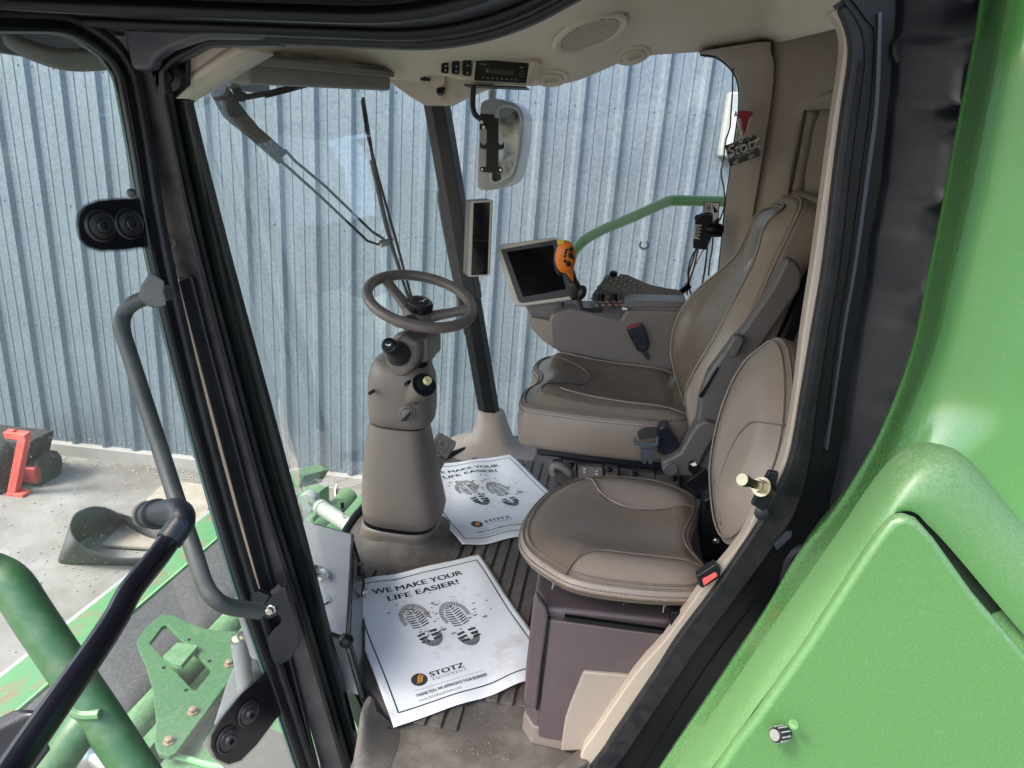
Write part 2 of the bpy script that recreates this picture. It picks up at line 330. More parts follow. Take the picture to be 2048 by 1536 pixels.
# red implement at the far left
ri = thing('red_implement', 'red framed implement with black tyre and red roller standing by the shed wall', 'farm implement', (-5.2, 5.0, GZ))
def bar(a, b, wd, ht, m, name='frame_bar'):
    a, b = Vector(a), Vector(b); d = (b - a); f = frame3(d, (0, 1, 0.1))
    mk(name, MB().box((a + b) / 2, (wd, ht, d.length), f), m, ri, bevel=.005)
q0, q1, q2 = P(26, 990, y=4.85), P(50, 872, y=4.85), P(22, 868, y=4.85)
bar(q0, q1, .07, .07, REDPAINT); bar(q1 + V(.03, 0, 0), q2 - V(.04, 0, 0), .07, .06, REDPAINT)
mk('lug', MB().prism([P(14, 865, y=4.83), P(26, 861, y=4.83), P(27, 875, y=4.83), P(17, 876, y=4.83)], (0, .05, 0)), REDPAINT, ri)
mk('foot', MB().box(q0 + V(.06, 0, .02), (.16, .1, .05)), REDPAINT, ri, bevel=.005)
TYRE = mat('black_tyre', (0.008, 0.008, 0.009), 0.75, dust=(0.12, 0.115, 0.105), damt=0.35, dscale=18, bump=0.3, bscale=50)
tc = P(12, 935, y=5.05)
mk('tyre', MB().lathe(tc + V(-.25, 0, 0), (1, .1, 0), [(.12, 0), (.27, .01), (.32, .05), (.33, .2), (.32, .36), (.27, .4), (.12, .41)], 28), TYRE, ri, ang=50)
mk('side_plate', MB().prism([P(-60, 872, y=4.98), P(58, 885, y=4.98), P(50, 930, y=4.98), P(-60, 960, y=4.98)], (0, .3, 0)), TYRE, ri, bevel=.02)
rc = P(58, 930, y=5.15)
mk('roller', MB().lathe(rc, (1, 0.03, 0), [(.08, 0), (.08, .03), (.16, .04), (.16, .2), (.08, .21)], 12), TYRE, ri, ang=20)
mk('roller_core', MB().box(rc + V(.12, -.13, -.01), (.18, .08, .16)), mat('dark_red_paint', (0.3, 0.03, 0.03), .6, dust=(.3, .2, .18), damt=.3), ri, bevel=.02)
mk('axle', MB().tube([rc + V(-.25, 0, 0), rc + V(.05, 0, 0)], .025), REDPAINT, ri)

# ================================================================== HEADER (the low green platform in front of the cab)
hd = thing('header_platform', 'green harvesting platform with rust patches and a dark draper belt, below the cab door', 'harvester header', (-1.9, 3.2, GZ))
Y0, Y1 = 0.2, 4.86
HT = 0.0314   # the platform sits a touch askew to the cab
def hx(px, py, z):
    p = P(px, py, z=z); return p.x - (3.0 - p.y) * -HT * 0 - (p.y - 3.0) * 0.055
def strip(name, xz, m, y0=Y0, y1=Y1, **k):
    l0 = [V(x + (y0 - 3) * 0.055, y0, z) for x, z in xz]; l1 = [V(x + (y1 - 3) * 0.055, y1, z) for x, z in xz]
    return mk(name, MB().loft([l0, l1]), m, hd, **k)
xA, xB, xC, xD, xE = hx(300, 1118, -1.56), hx(340, 1160, -1.47), hx(400, 1280, -1.43), hx(420, 1270, -1.40), hx(420, 1408, -1.42)
strip('cutter_bar', [(xA - .07, -1.66), (xA - .07, -1.6), (xA + .03, -1.57), (xA + .03, -1.66)], mat('bare_steel', (0.42, 0.42, 0.41), .5, metal=.6, dust=(.3, .2, .14), damt=.3), bevel=.006)
strip('deck_plate', [(xA, -1.6), (xA, -1.56), (xA + .05, -1.545), (xB - .01, -1.47), (xB + .02, -1.47), (xB + .02, -1.55)], GREENR, bevel=.006)
strip('deck_lip', [(xB - .005, -1.475), (xB - .002, -1.452), (xB + .012, -1.45), (xB + .016, -1.475)], GREENL)
strip('draper_belt', [(xB + .02, -1.475), (xB + .03, -1.455), (xC - .12, -1.44), (xC - .05, -1.45), (xC - .015, -1.49), (xC - .02, -1.56), (xB + .02, -1.56)], BELT, y1=4.6, ang=60)
rc = V(xC + .06, 0, -1.46)
strip('roller_tube', [(rc.x + .075 * math.cos(a * math.pi / 10), rc.z + .075 * math.sin(a * math.pi / 10)) for a in range(20)], GREENM, y1=4.7)
strip('rear_rail', [(rc.x + .09, -1.54), (rc.x + .09, -1.43), (rc.x + .1, -1.425), (rc.x + .16, -1.425), (rc.x + .16, -1.54)], GREENM, bevel=.004)
strip('pan', [(rc.x + .16, -1.56), (rc.x + .16, -1.54), (rc.x + .5, -1.5), (rc.x + .5, -1.56)], mat('dark_pan', (0.03, 0.035, 0.03), .7, dust=(.2, .18, .15), damt=.4))
strip('rear_deck', [(rc.x + .3, -1.4), (rc.x + .3, -1.36), (rc.x + 1.2, -1.33), (rc.x + 1.2, -1.4)], GREENM, y1=2.6, bevel=.005)
# bracket plate
BP = [(275, 1293), (273, 1283), (285, 1262), (310, 1238), (325, 1229), (345, 1230), (375, 1244), (405, 1256), (440, 1262), (490, 1262), (520, 1275), (470, 1345), (400, 1440), (352, 1505), (338, 1512), (318, 1506), (310, 1490), (312, 1440), (306, 1380), (292, 1330)]
ZB = -1.28
poly = [P(*a, z=ZB) for a in BP]
hole = [P(*a, z=ZB) for a in ((299, 1286), (325, 1252), (333, 1250), (422, 1338), (420, 1346), (392, 1380), (386, 1380))]
def plate(outer, inner, vec):
    bm = bmesh.new(); ov = [bm.verts.new(p) for p in outer]; iv = [bm.verts.new(p) for p in inner]; ed = []
    for L in (ov, iv):
        for i in range(len(L)): ed.append(bm.edges.new((L[i], L[(i + 1) % len(L)])))
    bmesh.ops.triangle_fill(bm, use_beauty=True, edges=ed)
    r = bmesh.ops.extrude_face_region(bm, geom=bm.faces[:]); bmesh.ops.translate(bm, vec=vec, verts=[e for e in r['geom'] if isinstance(e, bmesh.types.BMVert)])
    m = MB(); bm.verts.index_update(); m.add([v.co.copy() for v in bm.verts], [tuple(v.index for v in f.verts) for f in bm.faces]); bm.free(); return m
pl = thing('bracket_plate', 'large green bolted plate with a rectangular cut out, over the dark draper belt', 'plate', P(400, 1400, z=ZB))
PLG = mat('bracket_green', (.032, .11, .037), .42, dust=(.25, .25, .18), damt=.25, dscale=45)
mk('plate_body', plate(poly, hole, V(0, 0, -.025)), PLG, pl, bevel=.004)
t_ = [P(*a, z=ZB + .0) for a in ((327, 1322), (355, 1294), (398, 1300), (396, 1306), (364, 1340), (345, 1337))]
mk('folded_tab', MB().prism([t_[0], t_[1], t_[2], t_[4], t_[5]], (0, 0, .03)), GREENM, pl, bevel=.003)
for a in ((338, 1484), (386, 1424), (458, 1329)):
    c = P(*a, z=ZB); b_ = mk('bolt', MB().lathe(c, (0, 0, 1), [(.026, 0), (.026, .006), (.017, .007), (.017, .022), (.012, .024)], 6), RUSTB, pl, ang=25)
for a in ((327.5, 1335), (372, 1380), (419, 1322), (378, 1279)):
    mk('bolt_hole', MB().lathe(P(*a, z=ZB + .001), (0, 0, 1), [(.009, -.004), (.009, 0.0008)], 10), SATIN, pl)
# far end of the header: drum end box, bearing plate, cylinder
def slab(name, pts, vec, m, parent, **k): return mk(name, MB().prism(pts, vec), m, parent, **k)
slab('end_box', [P(*a, y=4.75) for a in ((572, 952), (587, 940), (610, 951), (594, 978), (585, 975))], (0.1, .25, -.05), GREENM, hd, bevel=.006)
slab('bearing_plate', [P(*a, y=4.35) for a in ((596, 985), (640, 983), (643, 1050), (630, 1052), (600, 1020))], (0.02, .12, 0), GREENM, hd, bevel=.006)
slab('end_arm', [P(*a, y=4.05) for a in ((590, 1055), (640, 1012), (640, 1021), (592, 1068))], (0, .05, -.05), GREENL, hd)
slab('floor_pan', [P(*a, z=-1.5) for a in ((588, 1070), (650, 1050), (720, 1100), (640, 1160))], (0, 0, -.04), GREENM, hd)
slab('guard_edge', [P(*a, z=-1.42) for a in ((625, 1085), (657, 1046), (700, 1052), (704, 1062), (660, 1062), (632, 1092))], (0, 0, -.06), GREENL, hd, bevel=.004)
cy = thing('hydraulic_cylinder', 'pale grey hydraulic cylinder pinned to the green platform, seen past the pillar', 'cylinder', P(670, 1030, y=3.9))
a, b = P(618, 1000, y=4.1), P(722, 1066, y=3.5)
CYL = mat('pale_cylinder', (0.27, 0.3, 0.27), 0.4, dust=(.4, .38, .3), damt=.3)
mk('barrel', MB().tube([a.lerp(b, .27), a.lerp(b, 1)], .048, 16), CYL, cy)
mk('gland', MB().tube([a.lerp(b, .25), a.lerp(b, .31)], .054, 16), CYL, cy)
mk('rod', MB().tube([a, a.lerp(b, .3)], .026, 12), STEEL, cy)
mk('rod_eye', MB().lathe(a + V(0, .04, 0), (0, -1, 0), [(.06, 0), (.065, .01), (.065, .07), (.06, .08)], 18), CYL, cy)
mk('pin', MB().lathe(a + V(-.1, -.06, -.03), (0, -1, 0), [(.035, 0), (.035, .02), (.02, .025), (.02, .04)], 8), BRASSZ, cy)
# twine behind the cylinder
mk('twine', MB().tube(cat([P(*q, z=GZ + .02) for q in ((674, 966), (670, 985), (676, 1001), (690, 1011), (715, 1014), (735, 1020))], 6), .008, 6), mat('sisal_twine', (0.62, 0.56, 0.38), .9), label='pale loose twine lying on the ground by the shed footing', cat_='twine')
# steps hardware, lower left
hw = thing('hitch_link', 'greyed ball end link in a green clevis at the bottom left corner', 'link', P(190, 1510, d=1.35))
c = P(178, 1505, d=1.35)
mk('ball_joint', MB().ell(c, (.033, .033, .033)), STEEL, hw)
mk('threaded_rod', MB().tube([c, P(228, 1545, d=1.3)], .016, 12), STEEL, hw)
mk('clevis', MB().tube(cat([P(*q, d=1.36) for q in ((165, 1496), (180, 1484), (198, 1490), (200, 1506))], 5), .012, 8), GREENM, hw)
mk('clevis_base', MB().lathe(P(155, 1530, d=1.36), (0, -.5, 1), [(.04, -.06), (.045, 0), (.03, .02)], 16), GREENM, hw)
sb0 = thing('stay_bracket', 'grey triangular steel bracket with a round topped pin behind the lower door pad', 'bracket', P(460, 1380, d=1.75))
GYS = mat('grey_bracket_paint', (0.17, 0.18, 0.185), .45, dust=(.28, .26, .22), damt=.2)
mk('gusset', MB().prism([P(*a, d=1.75) for a in ((474, 1318), (484, 1314), (503, 1330), (505, 1400), (470, 1440), (426, 1452), (430, 1440), (452, 1370))], (0, .012, -.004)), GYS, sb0, bevel=.003)
mk('pin', MB().tube([P(497, 1400, d=1.735), P(480, 1282, d=1.735)], .022, 16), mat('grey_bracket_paint', (0, 0, 0)), sb0)
mk('pin_head', MB().ell(P(479.5, 1278, d=1.735), (.022, .022, .016)), BRASSZ, sb0)
mk('weld_bead', MB().tube(cat([P(*q, d=1.72) for q in ((484, 1318), (488, 1335), (492, 1360), (498, 1385))], 4), .005, 6), STEEL, sb0)
mk('anti_slip_patch', MB().prism([P(*a, z=-1.33) for a in ((405, 1490), (450, 1420), (640, 1500), (640, 1620), (470, 1560))], (0, 0, .004)), mat('grit_patch', (.1, .095, .085), .9, bump=.5, bscale=200), hd)
mk('deck_edge', MB().tube([P(*a, z=-1.345) for a in ((352, 1512), (400, 1450), (470, 1352))], .012, 8), RUSTB, hd)
mk('deck_edge', MB().tube([P(*a, z=-1.345) for a in ((352, 1512), (420, 1530), (560, 1560))], .014, 8), GREENL, hd)
# left hand rail pipe
hp = [P(*q, d=dd) for q, dd in (((-70, 1130), .98), ((-10, 1148), 1.0), ((25, 1172), 1.0), ((62, 1228), 1.0), ((125, 1322), 1.0), ((205, 1440), 1.0), ((290, 1570), 1.0))]
hr = thing('handrail', 'thick green welded handrail pipe with a side branch outside the open door', 'handrail', hp[4])
mk('pipe', MB().tube(cat(hp, 6), .0278, 18), PIPEG, hr, ang=60)
mk('branch', MB().tube(cat([P(176, 1438, d=1.0), P(150, 1472, d=.99), P(110, 1530, d=.98), P(70, 1590, d=.97)], 4), .026, 16), PIPEG, hr, ang=60)
mk('weld_bead', MB().tube(cat([P(*q, d=.975) for q in ((143, 1418), (158, 1428), (180, 1430), (200, 1428))], 4), .007, 8), GREENM, hr)
# rails outside the right hand window
fr_ = thing('handrail', 'pale green bent handrail tube outside the right hand window', 'handrail', P(1250, 450, y=3.05))
mk('rail_tube', MB().tube(cat([P(*q, y=3.05) for q in ((1138, 560), (1141, 520), (1160, 488), (1200, 462), (1270, 432), (1330, 405), (1350, 401), (1400, 402), (1480, 404))], 6), .021, 14), GREENL, fr_, ang=60)
gb = thing('grab_bar', 'dark grey bent grab bar outside beside the far front pillar', 'grab bar', P(900, 480, y=2.98))
mk('bar_tube', MB().tube(cat([P(*q, y=2.98) for q in ((905, 372), (888, 376), (881, 392), (886, 430), (905, 530), (928, 640), (934, 668))], 6), .013, 12), GREYT, gb, ang=60)
# ================================================================== CAB SHELL
cab = thing('operator_cab', 'dark framed harvester cab with cream headliner, ribbed floor and curved glass', 'vehicle cab', (0, 1.95, 0))
FX = lambda Y: GX(Y, 0) + .015
def fl(u, v):
    Y = .95 + (2.83 - .95) * v; x0 = FX(max(Y, 1.16)) + max(0, 1.16 - Y) * .3; return V(x0 + (0.75 - x0) * u, Y, -0.001)
mk('floor_mat', MB().grid(fl, 30, 30), FLOORM, cab)
mk('floor_slab', MB().prism([V(FX(1.13 + 1.7 * k / 16) - .02, 1.13 + 1.7 * k / 16, -.02) for k in range(17)] + [V(.75, 2.83, -.02), V(.75, 1.13, -.02)], (0, 0, -.08)), SATIN, cab)
rim = [V(FX(Y) - .004, Y, .004) for Y in [1.16 + 1.66 * k / 30 for k in range(31)]] + [V(-.2, 2.835, .004), V(.45, 2.835, .004)]
mk('glazing_rubber', MB().tube(rim, .013, 8), SATIN, cab)
# raised ribs of the mat: narrow grooves stay between them
cc = V(-.555, 1.95, 0)
def ribs():
    x = -.78; w_ = .0262; pitch = .0362
    while x < .12:
        runs = [[1.17, 2.62]]
        if x < -.32: runs = [[1.62 if x < -.5 else 1.28, 2.62]]
        if -.2 < x + w_ / 2: runs = [[1.3, 2.62]]
        if x > -.03: runs = [[1.78, 2.7]]
        dx = x + w_ / 2 - cc.x
        if abs(dx) < .185:
            hh = math.sqrt(.185 ** 2 - dx * dx); runs = [[runs[0][0], cc.y - hh - .03], [cc.y + hh + .03, 2.6 - .1 * max(0, -x - .4)]]
        for a, b in runs:
            a = max(a, 1.2); 
            if x < -.42:
                # stop short of the curved glass
                while a < b and FX(a) + .05 > x: a += .02
                while b > a and FX(b) + .07 > x: b -= .02
            if b - a < .06: continue
            pts = [V(x, a, .0), V(x + w_, a, 0), V(x + w_, b, 0), V(x, b, 0)]
            mk('rib', MB().prism([p + V(0, 0, .0065) for p in pts], (0, 0, -.007)), FLOORM, cab, bevel=.0012, seg=1)
        x += pitch
ribs()
# boots at the pillar feet
def rows(cs, n=28, pw=2.6):
    L = []
    for c, hx_, hy_ in cs:
        lp = []
        for k in range(n):
            a = 2 * math.pi * k / n; ca, sa = math.cos(a), math.sin(a)
            lp.append(Vector(c) + V(hx_ * math.copysign(abs(ca) ** (2 / pw), ca), hy_ * math.copysign(abs(sa) ** (2 / pw), sa), 0))
        L.append(lp)
    return L
pb, ptp = P(992, 838, y=2.765), P(884, 195, y=2.765)
mk('pillar_boot', MB().loft(rows([(V(-.40, 2.70, 0), .19, .16), (V(-.40, 2.72, .012), .13, .11), (V(-.402, 2.735, .04), .09, .075), (V(-.41, 2.75, .1), .066, .056), (V(-.42, 2.758, .145), .058, .048), (V(-.422, 2.76, .15), .052, .042)])), TAUPE, cab, ang=50)
nb0, nb1 = P(745, 1536, y=1.24), P(715, 1390, y=1.24)
mk('pillar_boot', MB().loft(rows([(V(-.362, 1.10, 0), .04, .1), (V(-.372, 1.11, .012), .026, .08), (V(-.392, 1.14, .035), .013, .045), (V(-.40, 1.16, .062), .009, .03), (V(-.402, 1.163, .068), .006, .024)])), FLOORM, cab, ang=50)
# far front pillar: dark faceted post
def post(pa, pb_, sec, name, m, **k):
    pa, pb_ = Vector(pa), Vector(pb_); return mk(name, MB().loft([[pa + V(*s, 0) for s in sec], [pb_ + V(*s, 0) for s in sec]]), m, cab, **k)
PIL = mat('pillar_trim', (0.02, 0.018, 0.018), 0.5, bump=.1, bscale=400)
post(V(-.405, 2.765, .05), V(-.405, 2.765, .05) + (ptp - pb) * 1.12, [(-.045, -.02), (-.01, -.045), (.03, -.04), (.045, 0), (.02, .04), (-.04, .04)], 'front_pillar', SATIN, bevel=.004)
q0 = V(-.405, 2.765, .05); dv = (ptp - pb)
post(q0 + dv * .46 + V(.002, -.006, 0), q0 + dv * 1.1 + V(.002, -.006, 0), [(-.05, -.02), (-.012, -.05), (.034, -.045), (.05, 0), (.02, .042), (-.045, .042)], 'pillar_cover', PIL, bevel=.004)
# near front pillar (by the door): dark inner post, then dusty door frame, then rubber
YD = 1.2
def strip_px(name, L, Rr, y, depth, m, parent=None, n=5, dy=None, **k):
    """a post whose left and right edges run along the given sight lines in the door plane, built as a solid bar"""
    l = cat([P(*a, y=y) for a in L], n); r = cat([P(*a, y=y) for a in Rr], n)
    loops = [[a, b, b + V(0, depth, 0), a + V(0, depth, 0)] for a, b in zip(l, r)]
    return mk(name, MB().loft(loops), m, parent if parent else cab, **k)
strip_px('front_pillar', [(337, 200), (345, 235), (420, 545), (500, 850), (580, 1130), (690, 1560)], [(376, 200), (379, 235), (458, 545), (541, 850), (615, 1130), (726, 1560)], 1.235, .012, mat('pillar_gloss', (.003, .0075, .006), .22, spec=.6), bevel=.003)
strip_px('pillar_glazing', [(375, 203), (378, 235), (457, 545), (540, 850), (614, 1130), (724, 1560)], [(381, 203), (384, 235), (463, 545), (546, 850), (620, 1130), (731, 1560)], 1.232, .016, BLACK, bevel=.003)
strip_px('door_frame_post', [(256, 55), (268, 190), (308, 400), (352, 590), (394, 720), (482, 1010), (555, 1240), (648, 1560)], [(322, 55), (331, 190), (375, 400), (412, 560), (450, 700), (532, 1000), (607, 1240), (700, 1560)], 1.205, .025, FRAMEP_, bevel=.004)
strip_px('frame_lip', [(325, 190), (365, 400), (440, 700), (522, 1000), (597, 1240), (690, 1560)], [(331, 190), (373, 400), (449, 700), (531, 1000), (606, 1240), (699, 1560)], 1.192, .012, SATIN, bevel=.003)
strip_px('frame_channel', [(354, 560), (394, 715), (472, 1010), (532, 1230), (616, 1560)], [(383, 552), (422, 705), (500, 1000), (558, 1225), (640, 1560)], 1.19, .012, BLACK, bevel=.004, seg=3)
strip_px('frame_trim', [(340, 556), (368, 690), (442, 960), (500, 1160), (524, 1240)], [(357, 556), (402, 720), (476, 1000), (530, 1200), (540, 1240)], 1.2, .01, TAUPE)
slab_ = lambda n, pts, vec, m, p=None, **k: mk(n, MB().prism(pts, vec), m, p if p else cab, **k)
# roof: arched door header, overhang, outer roof
arch = [(-1.55, 1.352), (-1.1, 1.352), (-.8, 1.352), (-.62, 1.355), (-.45, 1.358), (-.33, 1.362), (-.24, 1.378), (-.165, 1.405), (-.1, 1.44), (-.03, 1.478), (.05, 1.51), (.12, 1.52), (.2, 1.512), (.262, 1.475), (.3, 1.42), (.33, 1.33)]
ac = cat([V(x, 0, z) for x, z in arch], 5)
def archsurf(y0, y1, dz0, dz1, name, m, parent=None, th=.012, lim=9):
    A_ = [p for p in ac if p.x < lim]; l0 = [V(p.x, y0, p.z + dz0) for p in A_]; l1 = [V(p.x, y1, p.z + dz1) for p in A_]
    return mk(name, MB().loft([l0, l1], closed=False), m, cab, solid=th, offs=0, normals=False, ang=40)
archsurf(1.225, 1.19, .0, .0, 'header_seal', RUBBER, th=.024, lim=.27)
archsurf(1.19, 1.12, .002, .0, 'header_lip', SATIN, th=.016, lim=.25)
archsurf(1.12, 1.0, .012, .016, 'roof_return', ROOFBLK, th=.014, lim=.15)
archsurf(1.0, .985, .002, .002, 'drip_edge', SATIN, th=.02, lim=.15)
archsurf(.985, .55, .028, .03, 'roof_soffit', ROOFBLK, th=.02, lim=.15)
top = [V(-1.6, .5, 1.36), V(-1.6, .5, 1.75), V(.9, .5, 1.8), V(.9, .5, 1.55), V(.33, .5, 1.55)] 
mk('roof_skin', MB().grid(lambda u, v: V(-1.6 + 2.3 * u, .6 + 2.65 * v, 1.74 + .1 * math.sin(math.pi * u) * math.sin(math.pi * v)), 16, 16), ROOFBLK, cab, solid=.03)
mk('roof_edge', MB().loft([[V(p.x, .56, p.z + .0) for p in ac if p.x < .15], [V(p.x, .5, 1.75) for p in ac if p.x < .15]], closed=False), ROOFBLK, cab, solid=.02)
mk('roof_front', MB().prism([V(-1.6, .5, 1.34), V(-1.6, 3.2, 1.34), V(-1.6, 3.2, 1.76), V(-1.6, .5, 1.76)], (.03, 0, 0)), ROOFBLK, cab)
c = P(800, 4, z=1.372)
mk('roof_bolt', MB().lathe(P(803, 5, z=1.40), (0, 0, -1), [(.028, 0), (.028, .01), (.018, .014), (.018, .024), (.01, .028)], 14), STEEL, cab)
mk('bolt_recess', MB().lathe(P(803, 5, z=1.405), (0, 0, -1), [(.085, -.004), (.08, .006), (.05, .01), (.04, .004)], 28), ROOFBLK, cab)
# gusset filling the corner over the front pillar, with a bolt cover
slab_('corner_gusset', [P(*a, y=1.24) for a in ((318, 140), (322, 205), (337, 206), (376, 170), (376, 105), (345, 118))], (0, .012, 0), BLACK, bevel=.004)
mk('bolt_cover', MB().lathe(P(345, 158, y=1.233), (0, -1, .1), [(.026, 0), (.024, .012), (.012, .014), (.01, .02)], 18), BLACK, cab)
slab_('frame_corner', [P(*a, y=1.17) for a in ((236, 30), (560, 40), (520, 77), (405, 76), (376, 84), (337, 98), (308, 117), (300, 140), (262, 140))], (0, .03, 0), ROOFBLK, bevel=.008)
slab_('corner_return', [P(*a, y=1.205) for a in ((296, 130), (308, 110), (337, 92), (376, 79), (405, 72), (560, 74), (560, 91), (478, 91), (425, 90), (405, 93), (382, 106), (345, 125), (325, 146), (322, 190), (330, 208), (318, 210), (303, 180))], (0, .03, 0), BLACK, bevel=.006, seg=3)
# cream corner trim
ct0 = [P(*a, y=1.27) for a in ((331, 203), (372, 165), (376, 112), (400, 96), (430, 92), (476, 95))]
ct1 = [P(*a, y=1.27) for a in ((331, 203), (478, 97))]
BE2 = CREAM
mk('corner_trim_face', MB().prism([P(*a, y=1.262) for a in ((326, 206), (372, 167), (376, 112), (398, 98), (425, 93), (474, 95), (480, 99))], (0, .012, 0)), BE2, cab, bevel=.003)
mk('corner_trim', MB().loft([[P(326, 206, y=1.262), P(480, 98, y=1.262)], [P(384, 207, y=1.4), P(548, 110, y=1.52)]], closed=False), BE2, cab, solid=.012, offs=-1)
# headliner: far edge runs along the window tops, near edge along the door arch
far = [P(*a, y=yy) for a, yy in (((512, 128), 1.75), ((600, 128), 2.05), ((690, 138), 2.4), ((765, 160), 2.66), ((840, 182), 2.74), ((905, 178), 2.75), ((985, 175), 2.75), ((1060, 172), 2.75), ((1140, 165), 2.75), ((1200, 143), 2.75), ((1252, 121), 2.75), ((1310, 110), 2.75), ((1400, 104), 2.75), ((1480, 96), 2.7), ((1550, 86), 2.62), ((1620, 70), 2.2), ((1690, 50), 1.6))]
near = [V(x, 1.26, z) for x, z in ((-.6, 1.4), (-.53, 1.392), (-.46, 1.39), (-.4, 1.39), (-.34, 1.39), (-.28, 1.395), (-.22, 1.41), (-.16, 1.43), (-.1, 1.455), (-.05, 1.48), (0, 1.5), (.05, 1.52), (.12, 1.54), (.18, 1.545), (.22, 1.54), (.27, 1.51), (.32, 1.46))]
fc, nc = cat(far, 4), cat(near, 4); NL = len(fc)
def hl(u, v):
    k = min(NL - 1, int(round(u * (NL - 1)))); a, b = fc[k], nc[k]; c = (a + b) / 2; rise = .3 if k > 20 else .06 + .24 * k / 20; c.z = max(a.z, b.z) + rise
    return a * (1 - v) ** 2 + c * 2 * v * (1 - v) + b * v * v
mk('headliner', MB().grid(hl, NL - 1, 24), HEADL, cab, solid=.012, offs=1, ang=0)
def hlpt(px, py):
    r = ray(px, py); best = None
    for i in range(0, NL):
        for j in range(0, 61):
            q = hl(i / (NL - 1), j / 60); d = (q - CAM).normalized(); e = (d - r.normalized()).length
            if best is None or e < best[0]: best = (e, q, i / (NL - 1), j / 60)
    _, q, u, v = best
    a = hl(min(1, u + .02), v) - hl(max(0, u - .02), v); b = hl(u, min(1, v + .03)) - hl(u, max(0, v - .03)); n = a.cross(b).normalized()
    if n.z > 0: n = -n
    return q, n
# speaker, vents, lamp in the headliner
sp, sn = hlpt(1180, 70)
spk = thing('ceiling_speaker', 'round cream slotted speaker grille set in the headliner', 'speaker', sp)
f3 = frame3(sn, (1, 0, 0))
mk('rim', MB().lathe(sp, sn, [(.122, -.004), (.122, .004), (.114, .009), (.098, .006), (.096, .003), (.0, .003)], 40), HEADL, spk)
for k in range(-6, 7):
    yy = k * .0146; hwid = math.sqrt(.094 ** 2 - yy * yy)
    mk('slat', MB().box(sp + f3 @ V(0, yy, .0045), (2 * hwid, .0068, .002), f3), HEADL, spk)
mk('grille_back', MB().lathe(sp, sn, [(.0945, .0031), (.0945, .0036), (0, .0036)], 32), mat('shadow_cloth', (0.03, 0.026, 0.022), .9), spk)
for (px, py, r_), lab in zip(((1272, 108, .062), (1110, 154, .062)), ('round cream eyeball air vent at the ceiling edge near the middle of the side window', 'round cream air vent beside the radio panel')):
    c, n = hlpt(px, py); v_ = thing('air_vent', lab, 'air vent', c, 'round ceiling air vents'); f3 = frame3(n, (1, 0, 0))
    mk('vent_rim', MB().lathe(c, n, [(r_, -.006), (r_, .004), (r_ * .92, .008), (r_ * .72, .006), (r_ * .7, .0)], 32), HEADL, v_)
    mk('vent_ball', MB().lathe(c, n, [(r_ * .7, -.004), (r_ * .66, .008), (r_ * .5, .014), (0, .016)], 28), CREAM, v_)
    mk('vent_blade', MB().box(c + n * .02, (r_ * .8, .02, .012), f3), CREAM, v_, bevel=.003)
# far front corner cap under the radio
cap = [(762, 158), (790, 172), (822, 195), (848, 210), (898, 211), (940, 190), (985, 172), (1010, 150), (930, 110), (800, 118)]
slab_('corner_cap', [P(*a, y=2.66) for a in cap], (0, .06, 0), CREAM, bevel=.006)
cm = thing('camera_socket', 'small black lens socket in the cream corner cap below the switches', 'socket', P(882, 184, y=2.65))
mk('bezel', MB().prism([P(*a, y=2.655) for a in ((868, 172), (898, 172), (886, 200), (880, 200))], (0, -.012, 0)), CREAM, cm, bevel=.004)
mk('recess', MB().prism([P(*a, y=2.6435) for a in ((871, 175), (893, 175), (883, 193))], (0, -.004, 0)), SATIN, cm)
mk('lens', MB().lathe(P(882, 184, y=2.64), (0, -1, .15), [(.014, 0), (.014, .012), (.009, .014), (.0, .012)], 16), SCREEN, cm)
mk('dome', MB().lathe(P(877, 162, y=2.65), (0, -1, .2), [(.028, 0), (.026, .012), (.0, .018)], 18), CREAM, cm)
mk('trim_button', MB().lathe(P(914, 187, y=2.66), (0, -1, 0), [(.012, 0), (.012, .004), (.0, .002)], 16), CREAM, cab)
slab_('sensor_cap', [P(*a, y=2.64) for a in ((843, 157), (852, 154), (861, 158), (860, 163), (843, 162))], (0, -.015, 0), BLACK)
# radio console
rco = thing('overhead_console', 'cream overhead panel with rocker switches and a car radio', 'console', P(980, 140, y=2.58))
pc = [(876, 113), (930, 110), (1070, 116), (1084, 126), (1062, 171), (960, 168), (872, 150)]
mk('panel', MB().prism([P(*a, y=2.56) for a in pc], (0, .1, .02)), CREAM, rco, bevel=.012, seg=3)
mk('bezel', MB().prism([P(*a, y=2.553) for a in ((945, 113), (1076, 122), (1056, 170), (940, 163))], (0, .02, 0)), CREAM, rco, bevel=.006)
rad = mk('car_radio', MB().prism([P(*a, y=2.548) for a in ((952, 118), (1058, 126), (1052, 167), (948, 161))], (0, .02, 0)), SCREEN, rco, bevel=.003)
ORG[rad] = ORG[rco]
def sub(name, mb, m, parent, **k): return mk(name, mb, m, parent, **k)
mk('display_window', MB().prism([P(*a, y=2.546) for a in ((980, 138), (1028, 141), (1027, 150), (979, 147))], (0, .004, 0)), mat('lcd', (0.03, 0.034, 0.038), .2), rad)
m = MB()
for k in range(8): m.box(P(966 + k * 9.5, 155.5 + k * .6, y=2.546), (.007, .003, .0022))
for a in ((975, 139), (975, 143.5), (962, 128), (970, 129), (1043, 135)): m.box(P(*a, y=2.546), (.009, .003, .0025))
for a in ((1044, 143), (1040, 148), (1048, 148), (1043, 153)): m.box(P(*a, y=2.546), (.003, .003, .003))
mk('button_print', m, GREYPRINT, rad)
